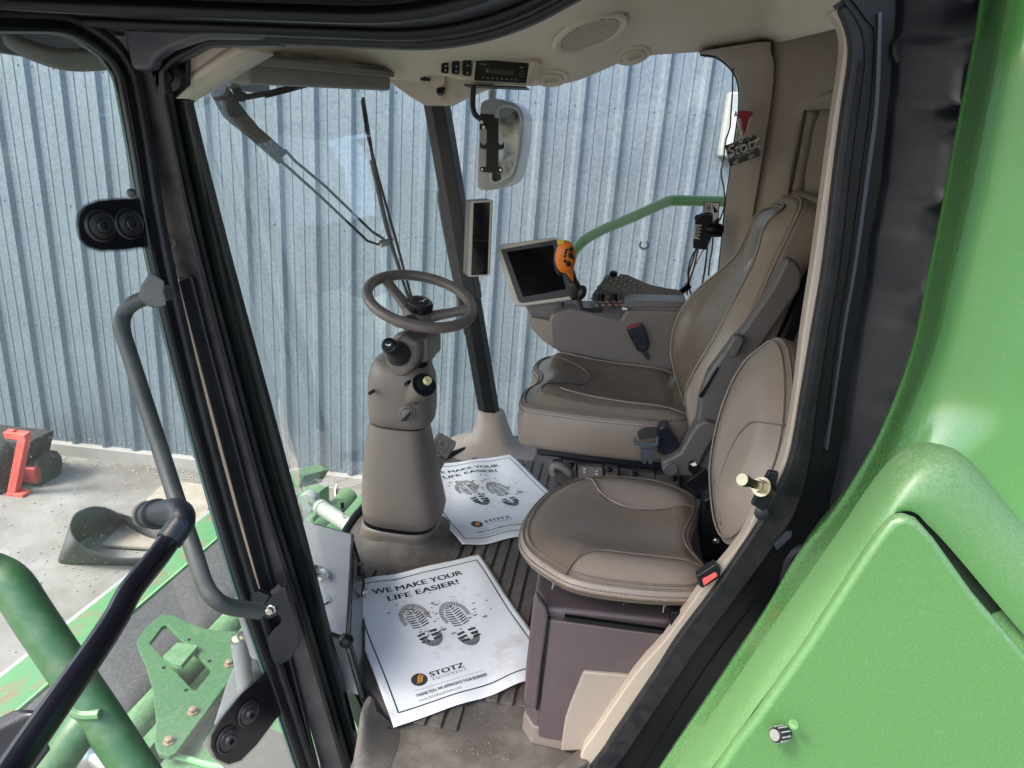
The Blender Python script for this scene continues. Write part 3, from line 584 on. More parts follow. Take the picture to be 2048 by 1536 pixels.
for (x0, x1, y0, y1) in ((884, 898, 118, 148), (905, 920, 119, 150), (926, 944, 117, 153)):
    s_ = mk('rocker_switch', MB().prism([P(*a, y=2.552) for a in ((x0, y0 + 1), (x1, y0 + 2), (x1 - 1, y1), (x0 - 1, y1 - 2))], (0, -.012, 0)), SATIN, rco, bevel=.005); ORG[s_] = ORG[rco]
    mk('symbol', MB().box(P((x0 + x1) / 2, y1 - 7, y=2.5385), (.006, .001, .006)).box(P((x0 + x1) / 2 + 1, y0 + 14, y=2.5385), (.008, .001, .004)), GREYPRINT, s_)
mk('under_strip', MB().prism([P(*a, y=2.55) for a in ((928, 168), (1052, 173), (1051, 176), (928, 171))], (0, .1, 0)), SATIN, rco)
# roller blind
rb = thing('roller_blind', 'grey rolled sun blind in its long cassette above the windshield', 'blind', P(620, 150, y=2.0))
a0, a1 = [P(*q, y=1.62) for q in ((484, 128), (520, 118))], None
def bl(pxa, pxb, ya, yb, dz, dx, name, m, **k):
    A, B = P(*pxa, y=ya), P(*pxb, y=yb); f = frame3(B - A, (0, 0, 1)); mk(name, MB().box((A + B) / 2, (dz, dx, (B - A).length), f), m, rb, **k)
bl((478, 133), (766, 158), 1.68, 2.6, .075, .06, 'cassette', mat('blind_grey', (0.2, 0.19, 0.17), .5), bevel=.012)
bl((500, 149), (762, 164), 1.7, 2.6, .022, .03, 'pull_bar', mat('blind_bar', (0.16, 0.15, 0.135), .4), bevel=.006)
bl((480, 119), (770, 148), 1.66, 2.6, .02, .07, 'cassette_top', mat('blind_bar', (0, 0, 0)), bevel=.004)
m = MB()
for k in range(26):
    A = P(552 + k * 8.2, 107 + k * 1.3, y=1.8 + k * .028); m.box(A, (.05, .004, .008))
mk('air_slots', m, mat('slot_shadow', (0.16, 0.14, 0.12), .8), cab)
mk('blind_clip', MB().prism([P(*a, y=2.35) for a in ((625, 163), (655, 154), (678, 155), (674, 161), (640, 166))], (0, -.01, 0)), CREAM, rb)
# windshield, side window
GL = glass('windshield_glass', (0.91, 0.965, 0.95), refl=1.1, dusty=.025)  # dusty here paints the pale reflected veil over the windshield
GLS = glass('window_glass', (0.95, 0.97, 0.96), refl=.8, dusty=.07)  # dusty raised to lay the same painted veil over the side window
mk('windshield', MB().grid(lambda u, v: V(GX(1.25 + 1.5 * u, 0.01 + 1.36 * v), 1.25 + 1.5 * u, .01 + 1.36 * v), 30, 8), GL, cab, ang=0)
fp0, fp1 = V(-.36, 2.805, .01), V(-.36, 2.805, .01) + dv * 1.08
mk('side_window', MB().add([fp0, V(.44, 2.805, .01), V(.52, 2.805, 1.58), fp1 + V(0, 0, .15)], [(0, 1, 2, 3)]), GLS, cab)
mk('lower_glazing_rubber', MB().box(V(.05, 2.80, .006), (.8, .014, .014)), SATIN, cab)
# rear corner trim post and rear wall
tp = [(1478, 92), (1398, 106), (1430, 112), (1460, 135), (1476, 165), (1478, 215), (1468, 290), (1450, 420), (1440, 520), (1425, 640)]
tr_ = [(1541, 84), (1541, 84), (1541, 90), (1542, 105), (1547, 120), (1547, 160), (1536, 245), (1514, 380), (1490, 520), (1475, 640)]
l = [P(*a, y=2.72) for a in tp]; r = [P(*a, y=2.6) for a in tr_]
l, r = cat(l, 3), cat(r, 3)
mk('rear_post_trim', MB().loft([[a, a + (b - a) * .12 + V(-.012, -.02, 0), a + (b - a) * .8 + V(-.012, -.02, 0), b, b + V(.03, .12, 0), a + V(0.02, .08, 0)] for a, b in zip(l, r)]), TAUPE, cab, ang=50)
edge = [a + V(.003, .008, 0) for a in l]
mk('window_rubber', MB().tube(edge, .006, 6), SATIN, cab)
rw = [[P(a[0] - 9, a[1], y=2.63) for a in ((1543, 84), (1548, 120), (1547, 160), (1536, 245), (1514, 380), (1490, 520), (1470, 660))]]
zs = [p.z for p in rw[0]]
rw.append([V(.585, 2.5, z) for z in zs]); rw.append([V(.65, 2.1, z) for z in zs]); rw.append([V(.62, 1.6, z) for z in zs]); rw.append([V(.52, 1.25, z) for z in zs])
rw[0] = [p + V(.006, .012, 0) for p in rw[0]]
for L in rw: L[0] = L[0] + V(0, 0, .1); L.append(V(L[-1].x, L[-1].y, 0.0))
L2 = [cat([rw[i][j] for i in range(5)], 5) for j in range(len(rw[0]))]
# rear window opening is cut out of this sheet by leaving out the faces inside it
m = MB(); nc_ = len(L2[0]); nr = 24
Lz = [cat([L2[j][i] for j in range(len(L2))], 4) for i in range(nc_)]; nr = len(Lz[0])
vs = [Lz[i][j] for j in range(nr) for i in range(nc_)]
fs = []
for j in range(nr - 1):
    for i in range(nc_ - 1):
        q = (vs[j * nc_ + i] + vs[(j + 1) * nc_ + i + 1]) / 2
        if 1.4 < q.y < 2.54 and 1.13 < q.z < 1.39: continue
        fs.append((j * nc_ + i, j * nc_ + i + 1, (j + 1) * nc_ + i + 1, (j + 1) * nc_ + i))
m.add(vs, fs)
mk('rear_wall_trim', m, TAUPE, cab, solid=.02, offs=0, ang=60, normals=False)
wl = lambda y: .60 + .05 * min(1, (2.5 - y) / .4) if y > 2.1 else .65 - .03 * (2.1 - y)
mk('rear_window_frame', MB().tube(cat([V(wl(y), y, z) for y, z in ((2.52, 1.41), (2.57, 1.37), (2.575, 1.26), (2.57, 1.15), (2.52, 1.11), (2.1, 1.10), (1.8, 1.10), (1.42, 1.11), (1.38, 1.25), (1.42, 1.4), (1.8, 1.42), (2.1, 1.42))], 4, True), .026, 10, closed=True), TAUPE, cab, ang=0)
mk('rear_window', MB().prism([V(.74, 2.6, 1.05), V(.74, 1.25, 1.05), V(.74, 1.25, 1.45), V(.74, 2.6, 1.45)], (.006, 0, 0)), mat('dark_green_glass', (0.06, 0.26, 0.11), .12, dust=(.15, .3, .17), damt=.2), cab)
mk('window_well', MB().loft([[V(wl(2.56), 2.56, 1.4), V(wl(2.56), 2.56, 1.12), V(.63, 1.4, 1.12), V(.63, 1.4, 1.4)], [V(.735, 2.5, 1.38), V(.735, 2.5, 1.14), V(.735, 1.42, 1.14), V(.735, 1.42, 1.38)]], cap=False), TAUPE, cab)
mk('rear_lower_trim', MB().box(V(.66, 1.9, .3), (.06, 1.4, .6)), TAUPE, cab)
# door opening, rear side: cream trim, ribbed rubber, dark post, sill
bl_ = [(1660, 20), (1683, 58), (1686, 112), (1667, 239), (1646, 392), (1627, 530), (1607, 660), (1590, 800), (1565, 925), (1520, 1005), (1479, 1087), (1400, 1183), (1331, 1279), (1268, 1351), (1187, 1471), (1165, 1503), (1150, 1560)]
br_ = [(1680, 16), (1698, 62), (1703, 112), (1690, 204), (1672, 341), (1650, 530), (1628, 660), (1606, 790), (1581, 925), (1543, 1005), (1513, 1060), (1429, 1183), (1357, 1279), (1311, 1351), (1230, 1471), (1210, 1503), (1178, 1545)]
strip_px('opening_trim', bl_, br_, 1.165, .03, BEIGE, n=3, bevel=.004)
def offs_px(L, k): return [(x + k, y) for x, y in L]
so_ = [(1692, 5), (1722, 50), (1733, 112), (1722, 204), (1704, 341), (1683, 530), (1660, 660), (1640, 790), (1622, 925), (1600, 1005), (1573, 1060), (1486, 1183), (1412, 1279), (1362, 1351), (1280, 1471), (1258, 1503), (1222, 1550)]
strip_px('opening_seal', offs_px(br_, -2), so_, 1.15, .04, RUBBER, n=4, bevel=.012, seg=3)
m = MB(); sl_, sr_ = cat([P(*a, y=1.147) for a in [(x + 16, y) for x, y in br_]], 30), cat([P(*a, y=1.147) for a in [(x - 5, y) for x, y in so_]], 30)
for i in range(64, len(sl_) - 215, 1): m.prism([sl_[i], sr_[i], sr_[i].lerp(sr_[i + 1], .45), sl_[i].lerp(sl_[i + 1], .45)], (0, -.0016, 0))
mk('seal_ribs', m, RUBBER, cab, kind='stuff')
s2 = [(1700, -10), (1737, 40), (1752, 70), (1745, 204), (1727, 341), (1702, 530), (1680, 660), (1664, 790), (1650, 925), (1638, 1000), (1612, 1060), (1525, 1190), (1450, 1290), (1400, 1360), (1330, 1471), (1310, 1503), (1280, 1550)]
strip_px('frame_groove', offs_px(so_, -3), s2, 1.16, .04, SATIN, n=3)
strip_px('frame_edge', [(1757, 25), (1750, 204), (1733, 341), (1708, 530), (1686, 660), (1668, 790), (1652, 900)], [(1764, 25), (1758, 204), (1741, 341), (1714, 530), (1691, 660), (1672, 790), (1656, 900)], 1.145, .03, mat('edge_steel', (0.07, 0.075, 0.1), .35, metal=.5), n=4)
s3 = [(1800, -30), (1802, 70), (1790, 204), (1770, 341), (1742, 530), (1716, 660), (1696, 790), (1676, 925), (1668, 1000), (1662, 1060), (1640, 1190), (1620, 1290), (1560, 1400), (1500, 1500), (1460, 1560), (1440, 1590), (1420, 1620)]
strip_px('rear_door_post', offs_px(s2, -3), s3, 1.155, .08, SATIN, n=3)
# silver striker on the sill trim
st = thing('door_striker', 'zinc plated door striker bolt on a black bracket beside the small seat', 'striker', P(1515, 970, y=1.2))
mk('bracket', MB().prism([P(*a, y=1.14) for a in ((1500, 1003), (1520, 965), (1535, 937), (1556, 940), (1545, 985), (1525, 1018))], (0, -.012, 0)), BLACK, st, bevel=.003)
a, b = P(1540, 980, y=1.13), P(1484, 959, y=1.06)
mk('stud', MB().tube([a, a.lerp(b, .3), a.lerp(b, .35), a.lerp(b, .82), a.lerp(b, .85), b], [.012, .012, .0075, .0075, .0098, .0098], 16), BRASSZ, st)
mk('washer', MB().tube([a.lerp(b, .26), a.lerp(b, .33)], .0165, 20), BRASSZ, st)
mk('nut', MB().tube([a.lerp(b, .33), a.lerp(b, .5)], .0115, 6), BRASSZ, st)
mk('bolt', MB().lathe(P(1523, 1025, y=1.14), (-.3, -1, .2), [(.012, 0), (.012, .006), (.006, .008)], 12), BLACK, st)
mk('sill_corner_lip', MB().prism([P(*a, y=1.14) for a in ((1548, 1088), (1572, 1062), (1582, 1060), (1580, 1068), (1552, 1094))], (0, -.01, 0)), mat('edge_steel', (0, 0, 0)), cab)
# outer body behind the opening
ob = [(1764, -30), (1757, 70), (1745, 204), (1727, 341), (1702, 530), (1680, 660), (1664, 790), (1650, 925), (1600, 1075), (1545, 1160), (1450, 1290), (1310, 1503), (1270, 1570)]
oc = [(1960, -30), (1950, 70), (1925, 204), (1900, 341), (1870, 530), (1850, 660), (1840, 790), (1800, 925), (1740, 1075), (1690, 1160), (1600, 1290), (1500, 1503), (1460, 1570)]
strip_px('body_side', ob, oc, 1.2, .04, BLACK, n=3)
# ribbed black corner duct
du = thing('corner_duct', 'black moulded corner duct with bulged ribs, between door seal and green panel', 'duct', P(1830, 600, y=1.1))
L = []
pr = [(1795, -30, 1958), (1794, 30, 1952), (1790, 75, 1948), (1788, 90, 1938), (1782, 190, 1928), (1780, 200, 1926), (1778, 212, 1936), (1775, 245, 1932), (1772, 275, 1920), (1770, 290, 1912), (1764, 370, 1902), (1760, 385, 1901), (1757, 400, 1912), (1752, 430, 1905), (1746, 458, 1892), (1742, 470, 1884), (1735, 548, 1874), (1733, 560, 1875), (1730, 578, 1882), (1726, 605, 1874), (1720, 632, 1862), (1716, 650, 1852), (1706, 730, 1842), (1703, 745, 1846), (1698, 790, 1834), (1692, 830, 1815), (1680, 920, 1800), (1660, 1010, 1770)]
def bulge(y):
    return max(math.exp(-((y - yc) / h_) ** 2) for yc, h_ in ((60, 34), (240, 22), (428, 24), (603, 26), (768, 26), (930, 34)))
yy = -30
while yy < 1020:
    k0 = max(i for i in range(len(pr)) if pr[i][1] <= yy); k1 = min(k0 + 1, len(pr) - 1); t = (yy - pr[k0][1]) / max(1, pr[k1][1] - pr[k0][1])
    x0 = pr[k0][0] * (1 - t) + pr[k1][0] * t; x1 = pr[k0][2] * (1 - t) + pr[k1][2] * t; bb = bulge(yy)
    a, b = P(x0, yy, y=1.15), P(x1, yy + 8, y=1.09); w_ = (b - a)
    L.append([a, a + w_ * .1 + V(0, -.010, 0), a + w_ * .5 + V(0, -.016, 0), a + w_ * .66 + V(0, -.02 - .012 * bb, 0), a + w_ * .84 + V(0, -.022 - .05 * bb, 0), b + V(0, -.012 - .04 * bb, 0), b + V(.008, .02, 0), b + V(-.01, .25, 0), a + V(0, .25, 0)])
    yy += 9
mk('duct_body', MB().loft(L), mat('duct_plastic', (0.006, 0.0078, 0.0115), .3, dust=(.1, .1, .1), damt=.12, bump=.12, bscale=300), du, ang=75)
for a in ((1832, 90),): mk('moulded_boss', MB().lathe(P(*a, y=1.14), (-.1, -1, 0), [(.03, 0), (.026, .004), (.018, .002), (.012, .005), (0, .005)], 20), BLACK, du)
# rubber flap under the duct
mk('rubber_flap', MB().grid(lambda u, v: P(1530 + 180 * u + 40 * v, 1290 - 240 * u + 130 * v, y=1.08) + V(0, .05 * math.sin(u * 3) + .04 * v, 0), 8, 6), BLACKD, du, solid=.006)
mk('grab_loop', MB().tube(cat([P(*q, y=1.1) for q in ((1565, 1165), (1575, 1125), (1598, 1097), (1616, 1096), (1618, 1106), (1600, 1125))], 6), .006, 8), BLACK, du)
# machinery seen in the slot between duct and panel
ms = thing('engine_bay', 'grey panels and pale green bars glimpsed between the black duct and the green panel', 'machine bay', (1.15, 1.9, 0))
mk('bay_wall', MB().box(V(1.5, 2.0, .6), (.05, 1.6, 2.6)), mat('bay_grey', (0.17, 0.16, 0.15), .7, dust=(.3, .28, .24), damt=.4), ms)
for (x0, y0, x1, y1, yy, th, mm) in ((1925, 60, 1995, 40, 1.42, .1, GREENL), (1918, 125, 1985, 115, 1.46, .05, SATIN), (1915, 150, 1985, 140, 1.42, .035, BEIGE), (1912, 165, 1985, 155, 1.42, .03, SATIN)):
    a, b = P(x0 - 60, y0 + 6, y=yy), P(x1 + 60, y1 - 6, y=yy); f = frame3(b - a, (0, 0, 1)); mk('cross_bar', MB().box((a + b) / 2, (th, .06, (b - a).length), f), mm, ms, bevel=.006)

# ================================================================== GREEN SIDE PANEL
gp = thing('side_panel', 'large green engine side panel with dusty recessed access cover', 'body panel', P(1900, 900, y=.95))
rowsP = []
# px of left edge, ridge, crease, right; with distances (Y) for each
tab = [(-60, (1985, 1.02), (2030, .93), (2110, .9), (2260, .88), (3100, .88)), (90, (1962, 1.02), (2010, .92), (2100, .89), (2260, .87), (3100, .87)), (250, (1930, 1.02), (1985, .92), (2085, .89), (2260, .87), (3100, .87)), (420, (1897, 1.02), (1955, .92), (2065, .89), (2260, .87), (3100, .87)), (560, (1868, 1.02), (1925, .92), (2045, .89), (2260, .87), (3100, .87)), (700, (1838, 1.02), (1890, .92), (2020, .885), (2260, .86), (3100, .86)), (820, (1795, 1.01), (1845, .92), (1985, .88), (2260, .86), (3100, .86)), (920, (1748, 1.0), (1800, .91), (1900, .875), (2260, .86), (3100, .86)), (1030, (1680, .99), (1735, .9), (1800, .87), (2260, .85), (3100, .85)), (1130, (1600, .98), (1665, .89), (1740, .86), (2260, .84), (3100, .84)), (1240, (1535, .97), (1600, .88), (1680, .85), (2260, .82), (3100, .82)), (1350, (1462, .96), (1530, .87), (1600, .84), (2260, .8), (3100, .8)), (1450, (1395, .95), (1470, .86), (1550, .83), (2260, .78), (3100, .78)), (1560, (1320, .94), (1400, .85), (1480, .82), (2260, .76), (3100, .76)), (1680, (1240, .93), (1320, .84), (1400, .81), (2260, .74), (3100, .74))]
K = []
for yy, *c4 in tab:
    a = [P(x, yy, y=Y) for x, Y in c4]; K.append([a[0] + V(.05, .12, 0), a[0] + V(.004, .03, 0)] + a)
nC = len(K[0]); colsP = [cat([K[j][i] for j in range(len(K))], 5) for i in range(nC)]
surf = [cat([colsP[i][j] for i in range(nC)], 5) for j in range(len(colsP[0]))]
mk('panel_skin', MB().loft(surf, closed=False, cap=False), GREEN, gp, solid=.003, offs=0, ang=0)
GREEND = mat('dusty_green_paint', (0.052, 0.148, 0.04), 0.34, col2=(0.058, 0.162, 0.045), nscale=2.5, dust=(0.25, 0.28, 0.2), damt=0.3, dscale=420, dlo=.5, updust=0.45, bump=.05, bscale=200)
# the raised shoulder that arches over the access cover
sh = [(1250, 1700), (1350, 1560), (1455, 1410), (1572, 1240), (1685, 1080), (1742, 995), (1790, 935), (1838, 902), (1890, 897), (1930, 910), (1972, 947), (2050, 1035), (2260, 1260)]
si = [(1300, 1720), (1400, 1570), (1500, 1432), (1612, 1280), (1712, 1128), (1752, 1066), (1783, 1034), (1810, 1022), (1834, 1028), (1852, 1046), (1905, 1102), (2052, 1275), (2320, 1580)]
n_ = len(sh)
shc = cat([P(x, y, y=.87 - .00006 * (y - 900)) for x, y in sh], 6); shi = cat([P(x, y, y=.83 - .00006 * (y - 900)) for x, y in si], 6)
loops = []
for a, b in zip(shc, shi): loops.append([a + V(0, .02, 0), a + V(0, .006, 0), a.lerp(b, .14) + V(0, -.016, .0), a.lerp(b, .3) + V(0, -.02, .0), a.lerp(b, .65) + V(0, -.014, 0), a.lerp(b, .9) + V(0, -.006, 0), b, b + V(0, .06, 0)])
mk('shoulder_moulding', MB().loft(loops), GREEND, gp, ang=60)
cov = [(1470, 1492), (1408, 1582), (1320, 1710), (2400, 1900), (2400, 1660), (2054, 1314), (1950, 1192), (1872, 1083), (1838, 1045), (1810, 1034), (1784, 1046), (1757, 1078), (1708, 1150), (1622, 1284), (1512, 1440)]
cv = [P(x, y, y=.80 - .00007 * (y - 1000)) for x, y in cov]
mk('access_cover', MB().prism(cv, (0, .02, 0)), GREEND, gp, bevel=.008, seg=3)
mk('cover_gap', MB().prism([P(x, y, y=.85 - .00006 * (y - 900)) for x, y in [(1300, 1760)] + si[1:] + [(2320, 1900)]], (0, .01, 0)), mat('gap_green', (.008, .022, .009), .7), gp)
kb = P(1562, 1468, y=.755)
kn = mk('latch_knob', MB().lathe(kb, (-.75, -.6, .3), [(.008, -.012), (.0092, 0), (.0092, .012), (.008, .0135), (.0, .0135)], 16), BLACK, gp)
ORG[kn] = ORG[gp]
mk('knob_end', MB().lathe(kb + V(-.75, -.6, .3).normalized() * .0135, (-.75, -.6, .3), [(.0075, -.001), (.007, .0008), (0, .0008)], 16), STEEL, kn)
m = MB(); ax = V(-.75, -.6, .3).normalized(); f = frame3(ax)
for k in range(10):
    a = 2 * math.pi * k / 10; m.box(kb + ax * .002 + f @ V(.0093 * math.cos(a), .0093 * math.sin(a), 0), (.0014, .0014, .017), f @ Matrix.Rotation(a, 3, 'Z'))
mk('knob_rib', m, GREYPRINT, kn)
mk('drain_boss', MB().lathe(P(1588, 1448, y=.752), (-.5, -.8, .3), [(.006, 0), (.006, .002), (.003, .002), (0, .001)], 12), GREEND, gp)
mk('corner_clip', MB().prism([P(*a, y=.79) for a in ((1492, 1485), (1545, 1478), (1560, 1560), (1500, 1580))], (0, -.012, 0)), GREEND, gp, bevel=.004)
# ================================================================== OPEN DOOR
HB = P(262, 300, y=1.17)
DD = V(-.35, -.94, 0).normalized()
hup = (P(240, 150, y=1.17) - P(600, 1500, y=1.17)).normalized()
DN = DD.cross(hup).normalized()
if DN.x < 0: DN = -DN
def D(px, py, off=0.0): return PP(px, py, HB + DN * off, DN)
door = thing('cab_door', 'open glass cab door with black rubber edge and a black inner grab bar', 'door', HB)
FRAMEP = [(-40, 60), (40, 60), (115, 63), (160, 80), (205, 112), (232, 150), (244, 200), (262, 300), (292, 480), (340, 690), (400, 920), (470, 1160), (545, 1380), (600, 1545), (640, 1660)]
DG = glass('door_glass', (0.88, 0.95, 0.94), dusty=.09, specks=.35, refl=.9)
gpoly = [D(*a, off=-.004) for a in FRAMEP] + [D(480, 1900, off=-.004), D(-700, 1900, off=-.004), D(-700, 60, off=-.004)]
mk('door_glass', MB().add(gpoly, [tuple(range(len(gpoly)))]), DG, door)
fc_ = cat([D(*a) for a in [(-260, 62)] + FRAMEP], 5)
def edge_strip(name, d0, d1, z0, z1, m, pts=None, **k):
    pts = pts or fc_; L = []
    for i, p in enumerate(pts):
        a = pts[max(0, i - 1)]; b = pts[min(len(pts) - 1, i + 1)]; t = (b - a).normalized(); n = t.cross(DN).normalized()
        if n.dot(V(1, 0, 0.6)) < 0: n = -n
        L.append([p + n * d0 + DN * z0, p + n * d1 + DN * z0, p + n * d1 + DN * z1, p + n * d0 + DN * z1])
    return mk(name, MB().loft(L), m, door, **k)
edge_strip('door_frame', -.004, .026, -.012, .012, BLACK, bevel=.004)
edge_strip('door_seal', .012, .03, .010, .026, RUBBER, bevel=.006, seg=3)
edge_strip('seal_groove', .0, .011, .012, .016, SATIN)
mk('glass_edge', MB().tube([p + DN * -.002 for p in [D(x - 5, y) for x, y in FRAMEP[3:]]], .0022, 6), mat('green_glass_edge', (0.08, 0.15, 0.13), .2), door)
FRIT = mat('ceramic_frit', (0.003, 0.003, 0.005), 0.25, rvar=.04)
def pad(outline, dots, name='mounting_pad'):
    m = MB().prism([D(*a, off=.001) for a in outline], DN * .003)
    o = mk(name, m, FRIT, door)
    d = MB()
    for (x, y, r_) in dots:
        c = D(x, y, off=.0015); d.add([c + (frame3(DN) @ V(math.cos(a), math.sin(a), 0)) * r_ for a in (0, 1.05, 2.09, 3.14, 4.19, 5.24)], [tuple(range(6))])
    mk('dot_fringe', d, FRIT, o, kind='stuff'); return o
def padbolt(px, py, par, s=1):
    c = D(px, py, off=.004)
    b = mk('bolt', MB().lathe(c, DN, [(.027 * s, 0), (.027 * s, .003), (.024 * s, .0055), (.0215 * s, .0035), (.0205 * s, .007), (.012 * s, .0085), (.0115 * s, .0135), (.010 * s, .015), (.0055 * s, .015), (.005 * s, .008), (0, .008)], 28), BLACKD, par, ang=30)
up = [(292, 398), (240, 399), (195, 403), (172, 412), (158, 430), (155, 450), (160, 475), (175, 492), (200, 500), (250, 498), (306, 490)]
dots = []
for i in range(len(up) - 1):
    (xa, ya), (xb, yb) = up[i], up[i + 1]; n = max(1, int(math.hypot(xb - xa, yb - ya) / 3.2))
    ox, oy = (yb - ya), -(xb - xa); l = math.hypot(ox, oy); ox, oy = ox / l, oy / l
    if (xa - 230) * ox + (ya - 450) * oy < 0: ox, oy = -ox, -oy
    for k in range(n):
        for row, r_ in ((.8, .0013), (3.0, .0010), (5.2, .0006)):
            s_ = (k + (.5 if row == 3.0 else 0)) / n; dots.append((xa + (xb - xa) * s_ + ox * row, ya + (yb - ya) * s_ + oy * row, r_))
dots = [(x, y, r_) for x, y, r_ in dots if x < 286 + (y - 398) * .13]
p1 = pad(up, dots); padbolt(200, 452, p1); padbolt(257, 448, p1)
lo = [(543, 1330), (480, 1390), (440, 1440), (424, 1468), (422, 1495), (432, 1517), (455, 1528), (480, 1520), (510, 1490), (548, 1440), (580, 1405)]
dots = []
for i in range(len(lo) - 1):
    (xa, ya), (xb, yb) = lo[i], lo[i + 1]; n = max(1, int(math.hypot(xb - xa, yb - ya) / 3.2))
    ox, oy = (yb - ya), -(xb - xa); l = math.hypot(ox, oy); ox, oy = ox / l, oy / l
    cx, cy = 495, 1430
    if (xa - cx) * ox + (ya - cy) * oy < 0: ox, oy = -ox, -oy
    for k in range(n):
        for row, r_ in ((.8, .0013), (3.0, .0010), (5.2, .0006)):
            s_ = (k + (.5 if row == 3.0 else 0)) / n; dots.append((xa + (xb - xa) * s_ + ox * row, ya + (yb - ya) * s_ + oy * row, r_))
p2 = pad(lo, [q for q in dots if q[0] < 552 and not (q[0] > 525 and q[1] < 1345)]); padbolt(495, 1427, p2); padbolt(454, 1479, p2)
# inner grab bar (black, stands off the glass towards us)
bp = [P(350, 1064, d=.783), P(318, 1110, d=.76), P(262, 1180, d=.71), P(232, 1235, d=.68), P(190, 1300, d=.645), P(120, 1400, d=.6), P(30, 1530, d=.55), P(-40, 1640, d=.51)]
GB = mat('black_gloss_tube', (0.0035, 0.0035, 0.006), 0.22, rvar=.05)
mk('grab_bar', MB().tube(cat(bp, 6), .0121, 20), GB, door, ang=60)
c0 = P(308, 1028, d=.86); c1 = P(366, 1030, d=.80)
e_ = mk('end_fitting', MB().tube(cat([P(296, 1029, d=.885), c0, P(334, 1023, d=.83), P(352, 1021, d=.81), P(363, 1029, d=.798), P(363, 1045, d=.79), P(352, 1062, d=.783), P(338, 1082, d=.775)], 4), .0142, 18), BLACK, door, ang=60)
mk('fitting_collar', MB().lathe(P(314, 1028, d=.855), P(290, 1030, d=.9) - P(330, 1024, d=.83), [(.0145, -.004), (.0185, -.003), (.0185, .003), (.0145, .004)], 24), RUBBER, door)
mk('fitting_foot', MB().lathe(P(296, 1029, d=.885), P(290, 1030, d=.9) - P(330, 1024, d=.83), [(.0165, -.004), (.0175, .006), (.016, .012)], 24), GREYT, door)
mk('lower_bracket', MB().prism([P(*a, d=.6) for a in ((-30, 1470), (60, 1425), (100, 1430), (112, 1452), (98, 1480), (106, 1500), (60, 1560), (-30, 1600))], DN * -.02), BLACK, door, bevel=.006)
# outer handle tube, seen through the dusty glass
oh = [P(338, 585, d=1.16), P(305, 592, d=1.17), P(268, 606, d=1.17), (P(248, 628, d=1.17)), P(245, 660, d=1.16), P(258, 705, d=1.15), P(300, 835, d=1.12), P(350, 990, d=1.08), P(385, 1095, d=1.05), P(408, 1165, d=1.04), P(430, 1198, d=1.04), P(462, 1214, d=1.06), P(520, 1222, d=1.1)]
mk('outer_handle', MB().tube(cat(oh, 6), .0125, 16), GREYT, door, ang=60)
mk('handle_flange', MB().prism([P(*a, d=1.15) for a in ((306, 545), (288, 572), (284, 592), (296, 610), (316, 617), (335, 612), (330, 560))], DN * -.012), GREYT, door, bevel=.004)
mk('handle_screw', MB().ell(P(263, 386, d=1.02), (.0065, .0065, .0065)), GREYT, door)
# curved top guard outside, upper left
mk('outer_arch_guard', MB().tube(cat([P(*q, d=1.25) for q in ((20, 78), (60, 100), (120, 118), (185, 119), (240, 112))], 6), .014, 12, flat=1.6), GREYT, door, ang=60)
# door check bracket
ck = thing('door_check', 'black steel door check bracket with a bright hex bolt on the front door post', 'bracket', P(545, 1240, y=1.15))
mk('check_arm', MB().prism([P(*a, y=1.15) for a in ((498, 1190), (515, 1183), (540, 1193), (528, 1212), (525, 1235), (510, 1236))], (0, .012, 0)), BLACK, ck, bevel=.002)
ckp = [(528, 1212), (540, 1197), (556, 1180), (570, 1175), (600, 1275), (596, 1292), (580, 1318), (565, 1328), (548, 1328), (538, 1300), (534, 1278), (545, 1262), (560, 1250), (563, 1238), (556, 1230), (540, 1238), (528, 1236)]
mk('check_plate', MB().prism([P(*a, y=1.14) for a in ckp], (0, .01, 0)), BLACK, ck, bevel=.002)
mk('hex_bolt', MB().lathe(P(544, 1217, y=1.139), (0, -1, .1), [(.0105, 0), (.0105, .004), (.008, .005), (.008, .014), (.006, .016), (0, .016)], 6), STEEL, ck, ang=25)
mk('weld_tab', MB().prism([P(*a, y=1.15) for a in ((543, 1180), (560, 1165), (567, 1172), (556, 1184), (546, 1186))], (0, -.006, 0)), BLACKD, ck)
mk('post_screw', MB().ell(P(342, 533, y=1.19), (.009, .006, .011)), GREYT, cab)
mk('latch_recess', MB().lathe(P(335, 485, y=1.193), (0, -1, 0), [(.016, 0), (.014, .004), (.012, .002), (0, .001)], 18), mat('bare_latch', (0.2, 0.17, 0.15), .5, metal=.4), cab)

# ================================================================== WIPERS (outside the windshield)
WIPM = mat('wiper_black', (0.02, 0.024, 0.023), 0.45, dust=(.2, .2, .18), damt=.25)
wp = thing('windshield_wiper', 'long twin rod windshield wiper with a tall upright blade outside the front glass', 'wiper', GP(640, 350, -.04))
def gl(L, off=-.05): return [GP(x, y, off) for x, y in L]
mk('arm_head', MB().prism(gl([(425, 168), (448, 160), (492, 222), (520, 255), (578, 305), (563, 318), (500, 268), (462, 236)], -.07), (-.02, -.01, 0)), WIPM, wp, bevel=.004)
mk('arm_cover', MB().tube(gl([(464, 240), (500, 268), (560, 322)], -.05), .011, 8), WIPM, wp)
mk('arm_rod', MB().tube(gl([(555, 316), (580, 338), (640, 392), (735, 482), (765, 492)], -.06), .0048, 8), WIPM, wp)
mk('arm_rod', MB().tube(gl([(570, 300), (590, 322), (650, 372), (745, 464), (768, 478)], -.06), .0048, 8), WIPM, wp)
mk('blade_pivot', MB().tube(gl([(758, 489), (775, 484), (782, 476)], -.055), .014, 10), STEEL, wp)
mk('blade_spine', MB().tube(gl([(726, 195), (737, 265), (752, 355), (778, 470), (805, 560), (832, 640), (860, 722)], -.045), .0065, 8), WIPM, wp)
